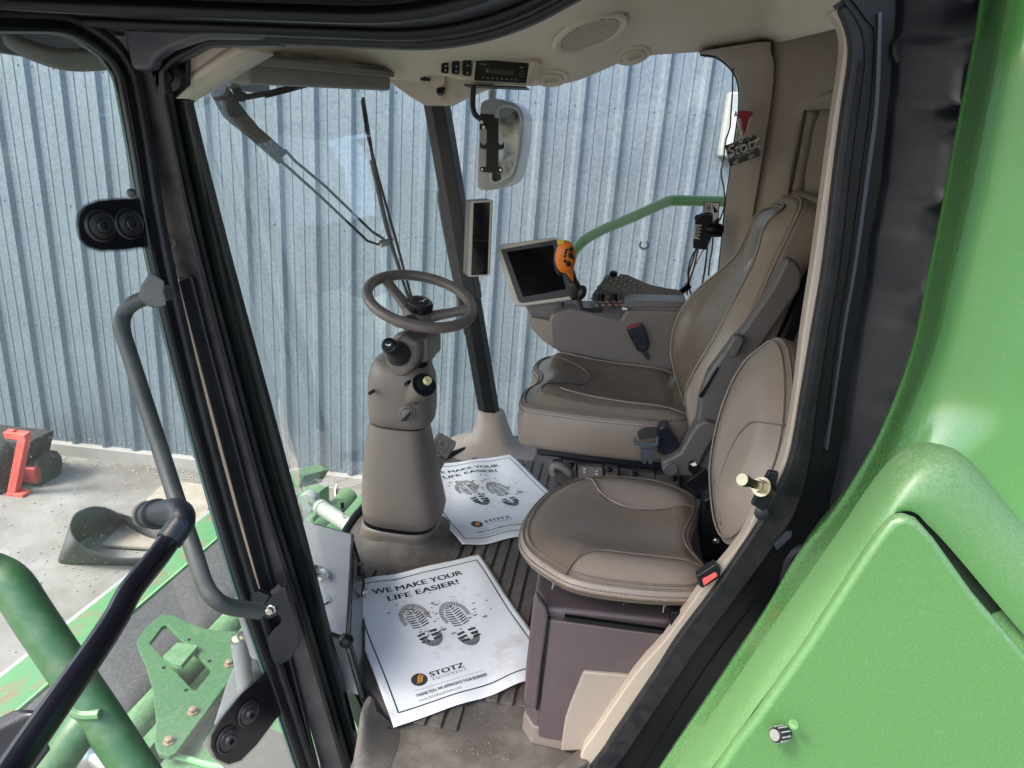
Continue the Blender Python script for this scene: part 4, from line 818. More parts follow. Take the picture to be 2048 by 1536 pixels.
mk('rubber_blade', MB().tube(gl([(724, 200), (733, 262), (758, 360), (792, 480), (816, 570), (838, 650), (862, 722)], -.02), .0055, 6), RUBBER, wp)
mk('blade_bridge', MB().tube(gl([(743, 320), (756, 380), (772, 452), (786, 500), (800, 540)], -.06), .0075, 8), WIPM, wp)
mk('blade_end', MB().lathe(GP(861, 723, -.04), (0, 0, 1), [(.009, -.012), (.009, .012)], 8), STEEL, wp)
w2 = thing('upper_wiper', 'short horizontal upper wiper arm resting under the sun blind', 'wiper', GP(560, 185, -.05))
mk('arm', MB().prism(gl([(462, 160), (472, 155), (484, 180), (496, 188), (492, 203), (482, 204), (476, 190)], -.06), (-.015, 0, 0)), WIPM, w2, bevel=.003)
mk('blade', MB().tube(gl([(494, 194), (540, 186), (600, 170), (640, 163)], -.05), .0085, 8), WIPM, w2)
mk('blade_rubber', MB().tube(gl([(532, 193), (580, 181), (630, 167)], -.04), .005, 6), RUBBER, w2)

# ================================================================== MIRROR, PHONE MOUNT
mi = thing('wing_mirror', 'pale grey wing mirror with rounded dusty glass outside the side window', 'mirror', P(1000, 290, y=3.25))
MG = mat('pale_grey_housing', (0.42, 0.43, 0.42), 0.5, dust=(.5, .48, .44), damt=.3)
hp_ = [(962, 205), (985, 197), (1010, 200), (1032, 208), (1046, 228), (1047, 255), (1042, 305), (1032, 350), (1018, 368), (990, 379), (965, 380), (953, 370), (955, 300), (958, 240)]
mk('housing', MB().prism(cat([P(*a, y=3.22) for a in hp_], 3, True), (.02, .16, 0)), MG, mi, bevel=.02, seg=3)
gp_ = [(1000, 215), (1030, 216), (1041, 236), (1040, 262), (1034, 310), (1024, 345), (1005, 360), (988, 365), (982, 350), (992, 290), (996, 240)]
mk('mirror_glass', MB().prism(cat([P(*a, y=3.212) for a in gp_], 3, True), (0, .01, 0)), mat('mirror', (0.5, 0.53, 0.55), .06, metal=1.0, dust=(.4, .4, .38), damt=.45, dscale=20), mi)
mk('seal_edge', MB().tube(cat([P(*a, y=3.212) for a in gp_], 4, True), .005, 6, closed=True), mat('white_edge', (.6, .6, .58), .6), mi)
mk('arm', MB().tube([P(987, 150, y=3.25), P(984, 200, y=3.25)], .018, 12), MG, mi)
ph = thing('phone_holder', 'black metal phone holder hanging on a bent arm from the radio panel', 'phone holder', P(985, 290, y=2.45))
mk('arm', MB().tube(cat([P(*q, y=2.5) for q in ((948, 172), (946, 195), (946, 215), (951, 230), (964, 240))], 5), .009, 12), BLACK, ph, ang=60)
mk('clamp', MB().prism([P(*a, y=2.46) for a in ((960, 227), (988, 229), (988, 238), (974, 258), (958, 259))], (0, .03, 0)), SATIN, ph, bevel=.003)
for a in ((963.5, 244.5), (967.5, 254.5)): mk('screw', MB().lathe(P(*a, y=2.458), (0, -1, 0), [(.006, 0), (.005, .004), (.002, .004), (.002, .002), (0, .002)], 10), STEEL, ph)
pl_ = [(974, 236), (997, 236), (997, 286), (1001, 290), (1005, 289), (1005, 285), (1008, 285), (1008, 296), (1004, 299), (997, 299), (996, 333), (1004, 335), (1006, 339), (1004, 344), (993, 346), (972, 345), (961, 343), (959, 338), (961, 334), (972, 333), (973, 299), (963, 297), (960, 294), (960, 285), (963, 285), (964, 289), (967, 290), (973, 286)]
mk('back_plate', MB().prism([P(*a, y=2.44) for a in pl_], (0, .006, 0)), SATIN, ph)
for a in ((964, 339), (1001, 340)): mk('hole_ring', MB().lathe(P(*a, y=2.4385), (0, -1, 0), [(.004, 0), (.004, .001), (.002, .001)], 8), STEEL, ph)

# ================================================================== DISPLAYS
cdp = thing('corner_display', 'tall narrow dark display in a cream bezel on the far front pillar', 'display', P(960, 480, y=2.6))
BEZ = mat('cream_bezel', (0.42, 0.39, 0.34), 0.4)
q = [(941, 403), (983, 400), (985, 402), (979, 550), (977, 552), (938, 554), (935, 551)]
mk('casing', MB().prism([P(*a, y=2.56) for a in q], (-.03, .06, 0)), mat('casing_taupe', (.17, .145, .13), .5), cdp, bevel=.006)
mk('bezel', MB().prism([P(*a, y=2.555) for a in q], (0, .014, 0)), BEZ, cdp, bevel=.005, seg=3)
mk('screen', MB().prism([P(*a, y=2.5535) for a in ((947, 406), (980, 404), (975, 549), (942, 551))], (0, .004, 0)), SCREEN, cdp, bevel=.001)
mk('screen_split', MB().box((P(945, 481, y=2.553) + P(977, 481, y=2.553)) / 2, (.055, .002, .0012)), DKGREY, cdp)
mo = thing('touch_display', 'wide dark touch display in a cream frame on an arm beside the joystick', 'display', P(1075, 545, y=2.3))
MO = P(1075, 545, y=2.52); MNn = V(-.28, -.9, .30).normalized()
def M_(px, py, off=0): return PP(px, py, MO + MNn * off, MNn)
q = [(993, 503), (996, 494), (1010, 487), (1108, 474), (1118, 478), (1152, 588), (1150, 597), (1142, 600), (1042, 613), (1030, 610), (1022, 598)]
mk('casing', MB().prism([M_(*a, off=-.012) for a in [(x + (1075 - x) * .04, y + (545 - y) * .04) for x, y in q]], MNn * -.05), GREYP, mo, bevel=.01)
mk('frame', MB().prism([M_(*a) for a in q], MNn * -.016), BEZ, mo, bevel=.006, seg=3)
q2 = [(1001, 499), (1110, 479), (1115, 482), (1146, 586), (1140, 592), (1044, 606), (1036, 602)]
mk('front_panel', MB().prism([M_(*a, off=.003) for a in q2], MNn * -.006), DKGREY, mo, bevel=.002)
mk('screen', MB().prism([M_(*a, off=.0045) for a in ((1013, 504), (1105, 490), (1132, 578), (1046, 594))], MNn * -.003), SCREEN, mo)
def text_mesh(s, size=1.0, bold_=0.0, shear=0.0, space=1.0):
    c = bpy.data.curves.new('lettering', 'FONT'); c.body = s; c.size = size; c.offset = 0; c.shear = shear; c.space_character = space; c.align_x = 'CENTER'; c.align_y = 'CENTER'; c.resolution_u = 4; c.fill_mode = 'FRONT'
    o = bpy.data.objects.new('lettering', c); COL.objects.link(o); bpy.context.view_layer.update()
    me = bpy.data.meshes.new_from_object(o.evaluated_get(bpy.context.evaluated_depsgraph_get())); vs = [v.co.copy() for v in me.vertices]; fs = [tuple(p.vertices) for p in me.polygons]
    bpy.data.objects.remove(o); bpy.data.curves.remove(c); bpy.data.meshes.remove(me); return vs, fs
ux = (M_(1108, 484, .004) - M_(1003, 503, .004)).normalized(); uy = MNn.cross(ux)
vs, fs = text_mesh('JOHN DEERE', .011)
tc_ = M_(1062, 492.5, .0042)
mk('lettering', MB().add([tc_ + ux * v.x + uy * v.y for v in vs], fs), mat('dim_print', (.09, .09, .09), .5), mo, normals=False, ang=0)
mk('mount_block', MB().prism([P(*a, y=2.5) for a in ((1048, 611), (1128, 600), (1118, 634), (1098, 640), (1064, 636))], (0, .09, 0)), GREYP, mo, bevel=.008)
mk('mount_arm', MB().prism([P(*a, y=2.48) for a in ((1055, 638), (1062, 634), (1102, 642), (1106, 690), (1112, 700), (1085, 682), (1060, 655))], (0, .08, 0)), TAUPE, mo, bevel=.01, seg=3)

# ================================================================== ARMREST CONSOLE
ac_ = thing('armrest_console', 'taupe armrest console with button keypad, knobs and padded lid beyond the big seat', 'console', P(1200, 650, y=2.5))
body = [(1098, 640), (1104, 628), (1140, 617), (1240, 640), (1252, 624), (1262, 618), (1370, 620), (1352, 755), (1300, 742), (1118, 705), (1102, 690)]
mk('body', MB().prism([P(*a, y=2.41) for a in body], (0, .17, 0)), GREYP if False else mat('console_taupe', (.18, .152, .138), .48, bump=.1, bscale=500), ac_, bevel=.012, seg=3)
ZT = P(1180, 625, y=2.41).z
tray = [P(*a, z=ZT + .02) for a in ((1108, 634), (1145, 606), (1250, 596), (1268, 602), (1240, 640), (1180, 632))]
mk('top_deck', MB().prism([P(*a, y=yy) for a, yy in (((1104, 627), 2.415), ((1240, 637), 2.415), ((1258, 612), 2.47), ((1262, 600), 2.57), ((1160, 600), 2.57), ((1120, 617), 2.5))], (0, 0, -.03)), mat('console_dark', (.155, .138, .125), .42), ac_, bevel=.008, seg=3)
mk('lever_slot', MB().prism([P(*a, y=2.44) for a in ((1120, 622), (1130, 617), (1200, 616), (1206, 619), (1200, 624), (1124, 625))], (0, -.004, .002)), SATIN, ac_, bevel=.001)
mk('slot_label', MB().prism([P(*a, y=2.425) for a in ((1172, 627), (1208, 627), (1206, 633), (1174, 634))], (0, -.003, .002)), mat('label_grey', (.16, .15, .14), .5), ac_)
mk('lid_pad', MB().prism([P(*a, y=2.4) for a in ((1247, 611), (1251, 605), (1268, 602), (1374, 605), (1374, 617), (1258, 617))], (0, .11, .004)), mat('pad_grey', (.13, .12, .115), .35, bump=.15, bscale=300), ac_, bevel=.014, seg=3)
mk('lid_base', MB().prism([P(*a, y=2.405) for a in ((1250, 614), (1372, 614), (1370, 623), (1257, 620))], (0, .10, .0)), mat('console_taupe', (0, 0, 0)), ac_, bevel=.008)
mk('lid_hinge', MB().box(P(1250, 617, y=2.40), (.02, .02, .012)), STEEL, ac_, bevel=.003)
KO = P(1240, 570, y=2.62); KN = V(-.15, -.72, .68).normalized()
def K_(px, py, off=0): return PP(px, py, KO + KN * off, KN)
mk('keypad', MB().prism([K_(*a) for a in ((1184, 602), (1184, 588), (1212, 550), (1222, 547), (1236, 552), (1240, 546), (1256, 549), (1300, 568), (1332, 575), (1290, 604))], KN * -.03), mat('console_dark', (0, 0, 0)), ac_, bevel=.005)
mk('keypad_wing', MB().prism([K_(*a) for a in ((1290, 604), (1312, 572), (1355, 578), (1368, 586), (1366, 606))], KN * -.03), mat('console_dark', (0, 0, 0)), ac_, bevel=.005)
BTN = mat('button_grey', (.115, .105, .098), .4); BTNG = mat('button_green', (.06, .2, .08), .45); BTNW = mat('button_mark', (.5, .5, .48), .5)
rowsK = [((1244, 554), (1253, 559), (1261, 563.5), (1270, 568.5), (1278, 573.5)), ((1234, 560), (1242, 565), (1250, 571), (1260, 576), (1270, 581.5)), ((1214, 557.5), (1222, 563), (1229.5, 568), (1238, 575)), ((1198, 574.5), (1208, 579), (1218, 583.5), (1229, 587), (1240, 591)), ((1196, 587), (1206, 592), (1216, 595))]
for ri_, rr in enumerate(rowsK):
    for bi, a in enumerate(rr):
        c = K_(*a, off=.001)
        b_ = mk('key', MB().lathe(c, KN, [(.0078, 0), (.0075, .003), (.005, .0042), (0, .0045)], 10), BTNG if ri_ == 2 and bi < 3 else BTN, ac_)
        if not (ri_ == 3 and bi > 2): mk('key_mark', MB().box(c + KN * .005, (.005, .002, .004), frame3(KN)), BTNW, b_)
mk('key_panel_edge', MB().tube(cat([K_(*a, off=.001) for a in ((1207, 556), (1214, 551), (1226, 556), (1275, 585), (1274, 590), (1262, 588), (1236, 579), (1214, 566))], 4, True), .0016, 6, closed=True), GREYP, ac_)
for a in ((1201.5, 594), (1227.5, 595)):
    c = P(*a, y=2.53); mk('rotary_knob', MB().lathe(c + V(0, 0, -.014), (0, 0, 1), [(.0125, 0), (.0125, .026), (.011, .028), (0, .028)], 16), SATIN, ac_)
for i in range(5):
    for j in range(3):
        c = P(1184 + i * 13 + j * 5, 600 + j * 6.5 - i * .3, y=2.55 - j * .035)
        mk('switch_pad', MB().lathe(c + V(0, 0, .003), (0, 0, 1), [(.0085, 0), (.008, .004), (0, .005)], 10), mat('switch_orange', (.42, .17, .1), .5) if i > 0 and j > 0 and i < 5 else mat('switch_grey', (.2, .19, .18), .5), ac_)
mk('tail_knob', MB().lathe(K_(1227, 547), (0, -.3, 1), [(.016, -.02), (.015, .004), (.01, .008), (0, .009)], 14), SATIN, ac_)
mk('rear_lip', MB().prism([P(*a, y=2.66) for a in ((1143, 603), (1155, 596), (1160, 608), (1140, 612))], (0, .05, 0)), SATIN, ac_)
# joystick
js = thing('joystick', 'orange multi button drive lever with a yellow top switch and black boot', 'control lever', P(1165, 630, y=2.44))
a, b = P(1166, 636, y=2.44), P(1144, 545, y=2.38)
mk('shaft', MB().tube([a, a.lerp(b, .5)], .010, 12), mat('shaft_grey', (.11, .1, .095), .35, metal=.3), js)
mk('boot', MB().tube([P(1155, 598, y=2.41), P(1152, 590, y=2.41), P(1148, 570, y=2.40), P(1142, 556, y=2.4)], [.018, .026, .023, .016], 16), DKGREY, js, sub=1)
mk('thumb_rest', MB().ell(P(1163, 585, y=2.4), (.017, .02, .026), frame3(V(.2, 0, 1))), DKGREY, js)
mk('neck', MB().tube([P(1148, 568, y=2.4), P(1140, 542, y=2.38), P(1132, 522, y=2.36)], [.0155, .0155, .013], 14), DKGREY, js)
mk('grip_back', MB().ell(P(1121, 518, y=2.38), (.024, .03, .058), frame3(V(-.1, -.1, 1))), DKGREY, js)
hc = P(1131, 514, y=2.35)
mk('grip', MB().ell(hc, (.035, .026, .055), frame3(V(-.06, -.1, 1)), 24, 16), ORANGE, js)
mk('grip_tail', MB().tube([P(1137, 535, y=2.345), P(1143, 550, y=2.36), P(1146, 562, y=2.37)], [.018, .011, .003], 12, flat=.6), ORANGE, js)
mk('top_switch', MB().box(P(1122, 484, y=2.34), (.024, .016, .014), frame3(V(-.1, 0, 1))), YELLOW, js, bevel=.003)
for x, y, s_ in ((1142, 499, 9), (1133, 500, 5), (1131, 506, 5), (1129.5, 512.5, 5), (1141, 511, 10), (1130, 522, 6), (1137, 528, 10), (1146, 516, 6)):
    mk('thumb_button', MB().ell(P(x, y, y=2.322), (s_ * .0009, .008, s_ * .0009), None, 10, 6), SATIN, js)
# ================================================================== SEATS
def loop_scale(L, s):
    c = sum(L, Vector()) / len(L); return [c + (p - c) * s for p in L]
def inset(L, d):
    c = sum(L, Vector((0, 0))) / len(L); o = []
    for p in L:
        q = p - c; l = q.length; o.append(c + q * max(0, (l - d) / l))
    return o
def padmesh(out, O, U, Vv, Nn, t, fn, edge=.03, rings=9, round_=.014):
    """upholstered pad: outline in (u,v), front face height fn(u,v,s) along Nn, body t thick behind it"""
    out = [Vector((a, b)) for a, b in out]; c = sum(out, Vector((0, 0))) / len(out)
    pos = lambda p, n: Vector(O) + U * p.x + Vv * p.y + Nn * n
    L = [[pos(p, -t) for p in inset(out, .02)], [pos(p, -t + .008) for p in inset(out, .006)], [pos(p, -t + .022) for p in out], [pos(p, -t * .5) for p in [c + (q - c) * 1.012 for q in out]], [pos(p, -round_) for p in out], [pos(p, -round_ * .3) for p in inset(out, round_ * .3)], [pos(p, .0) for p in inset(out, round_)]]
    base = inset(out, round_)
    for k in range(1, rings + 1):
        s = 1 - k / rings; s = max(s, 0.001); s = s ** .8
        L.append([pos(c + (p - c) * s, fn(*(c + (p - c) * s), s)) for p in base])
    return MB().loft(L)
def ring3(out, O, U, Vv, Nn, d, n): return [Vector(O) + U * p.x + Vv * p.y + Nn * n for p in inset([Vector(q) for q in out], d)]
def stitch(pts, m, gap=.0075, ln=.0048, r=.0009):
    acc = 0
    for a, b in zip(pts, pts[1:] + pts[:1]):
        d = b - a; l = d.length
        if l < 1e-6: continue
        while acc < l:
            q = a + d * (acc / l); m.box(q, (r * 2, r * 2, ln), frame3(d, (0.3, .9, .31))); acc += gap
        acc -= l
Z3 = V(0, 0, 1)
ds = thing('driver_seat', 'large taupe leather driver seat with tall backrest, worn brown cushion front', 'seat', (0.1, 2.15, 0))
# cushion
cu = cat([Vector((x, y, 0)) for x, y in ((-.205, 1.93), (-.215, 2.05), (-.19, 2.13), (-.19, 2.22), (-.215, 2.3), (-.20, 2.42), (-.14, 2.46), (.06, 2.45), (.25, 2.43), (.29, 2.36), (.29, 2.02), (.25, 1.925), (.06, 1.90), (-.14, 1.905))], 5, True)
cu = [(p.x - .04, p.y - 2.18) for p in cu]
def cfn(u, v, s):
    edge = max(0, min(1, (1 - s) / .38)); dish = -.028 * math.exp(-((u - .06) / .13) ** 2 - (v / .17) ** 2)
    bol = .020 * math.exp(-((abs(v) - .2) / .06) ** 2) * (1 if u > -.2 else 0)
    front = .012 * math.exp(-((u + .17) / .06) ** 2)
    e2 = math.sin(edge * math.pi / 2); return (.012 + bol + dish + front) * e2
CO = V(.04, 2.18, .50)
mk('cushion', padmesh(cu, CO, V(1, 0, .0).normalized(), V(0, 1, 0), V(0, 0, 1), .13, cfn, rings=18), LEATH, ds, ang=0)
pipe = ring3(cu, CO, V(1, 0, 0), V(0, 1, 0), Z3, .004, -.004)
mk('piping', MB().tube(pipe, .0035, 6, closed=True), LEATH, ds, ang=0)
mk('piping', MB().tube(ring3(cu, CO, V(1, 0, 0), V(0, 1, 0), Z3, .016, .003), .0028, 6, closed=True), LEATHB, ds, ang=0)
m = MB(); stitch(ring3(cu, CO, V(1, 0, 0), V(0, 1, 0), Z3, -.0015, -.014), m); mk('stitching', m, THREAD, ds, kind='stuff')
# worn insert panel of the cushion
ins = [(x * .78 + .02, y * .78) for x, y in cu]
def ifn(u, v, s): return cfn(u, v, s * .78) + .0016 * min(1, (1 - s) * 12)
def insert(out, fnO, name, parent, O, U, Vv, Nn, m, lift=.0018, rings=14, scale=1.0):
    o2 = [Vector(p) for p in out]; c = sum(o2, Vector((0, 0))) / len(o2); L = []
    for k in range(rings + 1):
        s = max(1e-3, 1 - k / rings); row = []
        for p in o2:
            q = c + (p - c) * s; row.append(Vector(O) + U * q.x + Vv * q.y + Nn * (fnO(q.x, q.y) + lift * min(1, k * .8)))
        L.append(row)
    return mk(name, MB().loft(L, cap=False), m, parent, ang=0)
def sfield(out, rd=.014):
    o2 = inset([Vector(p) for p in out], rd); c = sum(o2, Vector((0, 0))) / len(o2)
    an = sorted((math.atan2((p - c).y, (p - c).x), (p - c).length) for p in o2)
    def f(u, v):
        d = Vector((u, v)) - c; a = math.atan2(d.y, d.x); n = len(an)
        k = 0
        while k < n and an[k][0] < a: k += 1
        (a0, r0), (a1, r1) = an[k - 1], an[k % n]; w_ = (a1 - a0) % (2 * math.pi) or 1e-6; t = min(1, ((a - a0) % (2 * math.pi)) / w_)
        return min(1, d.length / (r0 + (r1 - r0) * t))
    return f
sc = sfield(cu)
rings_ = 12
def cs(u, v): return cfn(u, v, sc(u, v))
insert([(x * .82, y * .80) for x, y in cu], cs, 'seat_insert', ds, CO, V(1, 0, 0), V(0, 1, 0), Z3, LEATHB, .004)
arc = cat([V(-.20, -.2, 0), V(-.17, -.11, 0), V(-.08, -.03, 0), V(-.06, .05, 0), V(-.09, .12, 0), V(-.19, .15, 0)], 6)
mk('seam', MB().tube([CO + V(p.x, p.y, cs(p.x, p.y) + .0055) for p in arc], .003, 6), LEATHB, ds, ang=0)
for sgn in (-1, 1):
    ln = [V(-.14 + .38 * k / 12, sgn * (.185 + .012 * math.sin(k / 12 * 3)), 0) for k in range(13)]
    mk('seam', MB().tube([CO + V(p.x, p.y, cs(p.x, p.y) + .005) for p in ln], .003, 6), LEATH, ds, ang=0)
# backrest
BU = V(.30, 0, .954).normalized(); BN = V(-.954, 0, .30).normalized(); BV = V(0, 1, 0); BO = V(.262, 2.13, .46)
half = [(0.02, .17), (.06, .215), (.16, .24), (.3, .235), (.4, .21), (.5, .175), (.6, .15), (.66, .14), (.695, .12), (.71, .07)]
bo = [Vector((h, -w_, 0)) for h, w_ in half] + [Vector((h, w_ * (1.0 + .2 * math.exp(-((h - .26) / .18) ** 2)), 0)) for h, w_ in reversed(half)]
bo = [(p.x, p.y) for p in cat(bo, 4, True)]
def bfn(u, v, s):
    e = math.sin(min(1, (1 - s) / .3) * math.pi / 2); wl = .24 - .2 * max(0, u - .3)
    bol = .028 * math.exp(-((abs(v) - wl * .74) / .05) ** 2); lum = .02 * math.exp(-((u - .14) / .12) ** 2); head = .018 * math.exp(-((u - .62) / .07) ** 2)
    return (.01 + bol + lum * .6 + head) * e
BEND = [ds]
mk('backrest', padmesh(bo, BO, BU, BV, BN, .10, bfn, rings=18, round_=.02), LEATH, ds, ang=0)
sb = sfield(bo, .02)
def bs(u, v): return bfn(u, v, sb(u, v))
c2 = [(.36 + (x - .36) * .88, y * .66) for x, y in bo]
insert(c2, bs, 'back_insert', ds, BO, BU, BV, BN, LEATHB, .0045)
mk('insert_seam', MB().tube([BO + BU * x + BV * y + BN * (bs(x, y) + .003) for x, y in c2], .003, 6, closed=True), LEATH, ds, ang=0)
hs = cat([V(.42, -.1, 0), V(.52, -.09, 0), V(.64, -.085, 0), V(.672, -.06, 0), V(.68, 0, 0), V(.672, .06, 0), V(.64, .085, 0), V(.5, .095, 0)], 5)
mk('headrest_seam', MB().tube([BO + BU * p.x + BV * p.y + BN * (bs(p.x, p.y) + .004) for p in hs], .003, 6), LEATHB, ds, ang=0)
mk('side_piping', MB().tube(ring3(bo, BO, BU, BV, BN, .002, -.012), .0035, 6, closed=True), LEATH, ds, ang=0)
m = MB(); stitch(ring3(bo, BO, BU, BV, BN, -.002, -.028), m); stitch(ring3(bo, BO, BU, BV, BN, .004, -.003), m); mk('stitching', m, THREAD, ds, kind='stuff')
bo2 = [(.37 + (x - .37) * .97, y * .93) for x, y in bo]
mk('back_shell', padmesh(bo2, BO - BN * .10, BU, BV, BN, .05, lambda u, v, s: 0, rings=3), SATIN, ds, ang=50)
# oval badge
BEND.clear()
bc = P(1508, 496, y=2.12); bq = BO + BU * .50 + BV * -.005 + BN * (bs(.5, 0) + .004)
bfr = Matrix((BV, BU, BN)).transposed()
BADGE = mat('badge_silver', (.5, .47, .42), .35, metal=.5)
bd = mk('badge', MB().loft([[bq + BU * (.034 * math.sin(a) * s) + BV * (.017 * math.cos(a) * s) + BN * n for a in [2 * math.pi * k / 24 for k in range(24)]] for s, n in ((1, -.004), (1, .001), (.93, .003), (.85, .002), (.01, .002))]), BADGE, ds, ang=50)
DEER = [(-.95, -.1), (-.7, .12), (-.35, .2), (.1, .18), (.35, .38), (.42, .62), (.30, .85), (.5, .7), (.56, .9), (.6, .66), (.72, .62), (.92, .48), (.70, .42), (.6, .1), (.55, -.12), (.75, -.35), (.95, -.3), (.72, -.5), (.38, -.2), (0, -.2), (-.3, -.32), (-.62, -.66), (-.9, -.72), (-.6, -.42), (-.55, -.15), (-.75, -.02), (-1.0, -.3)]
mk('leaping_deer', MB().add([bq + BV * (a * .011) + BU * (b * .013 - .006) + BN * .0032 for a, b in DEER], [tuple(range(len(DEER)))]), GREYP, bd, normals=False)
# plastic side panel, lever, frame, belts
SP = mat('seat_side_plastic', (.125, .112, .105), .5, bump=.12, bscale=500)
sidep = [(1574, 516), (1592, 520), (1606, 548), (1600, 580), (1545, 660), (1505, 720), (1475, 760), (1440, 850), (1415, 880), (1398, 868), (1395, 838), (1400, 795), (1418, 745), (1455, 695), (1490, 655), (1545, 575)]
mk('side_panel', MB().prism([P(*a, y=1.865) for a in sidep], (0, .05, 0)), SP, ds, bevel=.01, seg=3)
mk('panel_slot', MB().prism([P(*a, y=1.862) for a in ((1398, 792), (1402, 786), (1436, 732), (1438, 736), (1404, 796))], (0, -.003, 0)), SATIN, ds)
mk('recline_lever', MB().prism([P(*a, y=1.83) for a in ((1450, 706), (1468, 674), (1480, 672), (1490, 680), (1474, 713), (1462, 716))], (0, .04, 0)), SP, ds, bevel=.006, seg=3)
hinge = [(1395, 850), (1412, 842), (1440, 850), (1432, 872), (1415, 900), (1408, 912), (1390, 955), (1340, 952), (1325, 945), (1322, 925), (1345, 915), (1362, 905), (1382, 868)]
mk('hinge_cover', MB().prism([P(*a, y=1.84) for a in hinge], (0, .06, 0)), SP, ds, bevel=.008, seg=3)
mk('hinge_cap', MB().lathe(P(1341, 938, y=1.838), (0, -1, .1), [(.02, 0), (.02, .006), (.017, .008), (.0165, .006), (.0, .006)], 24), SP, ds)
mk('lower_cover', MB().prism([P(*a, y=1.86) for a in ((1395, 905), (1412, 880), (1460, 880), (1440, 960), (1385, 965))], (0, .05, 0)), GREYP, ds, bevel=.006)
mk('under_pan', MB().box(V(.06, 2.15, .362), (.42, .42, .05)), mat('navy_pan', (.012, .015, .022), .35), ds, bevel=.012)
mk('suspension_frame', MB().box(V(.1, 2.15, .29), (.36, .36, .12)), SATIN, ds, bevel=.01)
mk('base_cover', MB().loft(rows([(V(.05, 2.15, 0), .2, .2), (V(.06, 2.15, .03), .17, .17), (V(.08, 2.15, .15), .16, .16), (V(.09, 2.15, .23), .17, .17)])), TAUPE, ds, ang=50)
sw = P(1165, 945, y=1.93)
CP = mat('control_grey', (.15, .135, .125), .5)
mk('control_strip', MB().prism([P(*a, y=1.94) for a in ((1102, 928), (1150, 926), (1410, 958), (1430, 990), (1410, 1000), (1110, 968))], (0, .04, 0)), mat('control_dark', (.05, .046, .043), .5), ds, bevel=.005)
for (x0, x1, y0, y1) in ((1126, 1152, 926, 948), (1156, 1206, 932, 956), (1212, 1236, 934, 960), (1260, 1310, 944, 968), (1312, 1360, 950, 978)):
    mk('control_block', MB().prism([P(*a, y=1.925) for a in ((x0, y0), (x1, y0 + 4), (x1, y1 + 4), (x0, y1))], (0, .03, 0)), CP if x0 < 1210 else mat('control_mid', (.09, .083, .078), .5), ds, bevel=.003)
for a in ((1142, 930), (1218, 940), (1269, 948), (1348, 957)): mk('control_knob', MB().ell(P(*a, y=1.915), (.009, .009, .008)), SATIN, ds)
mk('height_lever', MB().tube(cat([P(*q, y=1.915) for q in ((1106, 950), (1104, 936), (1112, 930), (1126, 934), (1140, 946), (1136, 950))], 4), .008, 8, flat=1.5), CP, ds, ang=60)
m = MB()
for x, y in ((1169, 938), (1169, 944), (1193, 942), (1193, 948), (1130, 935), (1133, 936)): m.box(P(x, y, y=1.922), (.007, .002, .003))
mk('control_marks', m, WHITEP, ds, kind='stuff')
# belt tongue hanging by the cushion
WEB = mat('belt_webbing', (.03, .028, .027), .8, bump=.6, bscale=400)
sbt = thing('seat_belt', 'black seat belt retractor with a loose metal tongue at the big seat corner', 'seat belt', P(1310, 890, y=1.87))
mk('retractor', MB().prism([P(*a, y=1.87) for a in ((1316, 858), (1326, 851), (1336, 854), (1358, 890), (1352, 905), (1330, 912), (1314, 905))], (0, .05, 0)), mat('navy_gloss', (.015, .018, .026), .25), sbt, bevel=.008, seg=3)
mk('webbing', MB().prism([P(*a, y=1.86) for a in ((1275, 866), (1285, 859), (1316, 855), (1314, 876), (1278, 880))], (0, .012, 0)), WEB, sbt, bevel=.003)
TG = mat('tongue_grey', (.12, .135, .16), .35, metal=.4)
mk('tongue_head', MB().prism([P(*a, y=1.85) for a in ((1267, 875), (1272, 873), (1273, 884), (1312, 886), (1314, 873), (1318, 874), (1317, 891), (1306, 894), (1305, 899), (1281, 896), (1280, 893), (1267, 890))], (0, .008, 0)), TG, sbt, bevel=.002)
tg = plate([P(*a, y=1.855) for a in ((1281, 894), (1307, 896), (1308, 918), (1305, 922), (1304, 928), (1297, 928), (1296, 921), (1293, 921), (1292, 928), (1285, 928), (1284, 921), (1281, 918))], [P(*a, y=1.855) for a in ((1294.5 + 4.6 * math.cos(t), 915 + 4.6 * math.sin(t)) for t in [2 * math.pi * k / 12 for k in range(12)])], V(0, .004, 0))
mk('tongue', tg, TG, sbt)
bk = thing('belt_buckle', 'black seat belt buckle on a short strap leaning on the armrest side', 'buckle', P(1275, 675, y=2.39))
mk('housing', MB().prism([P(*a, y=2.385) for a in ((1253, 657), (1282, 648), (1289, 656), (1298, 684), (1297, 697), (1283, 705), (1275, 703), (1258, 672))], (0, .02, 0)), mat('navy_gloss', (0, 0, 0)), bk, bevel=.005, seg=3)
mk('red_edge', MB().prism([P(*a, y=2.384) for a in ((1256, 655), (1281, 647), (1282, 649), (1257, 657.5))], (0, .018, 0)), REDP, bk)
mk('strap', MB().prism([P(*a, y=2.39) for a in ((1281, 703), (1292, 700), (1300, 716), (1296, 722))], (0, .006, 0)), WEB, bk)

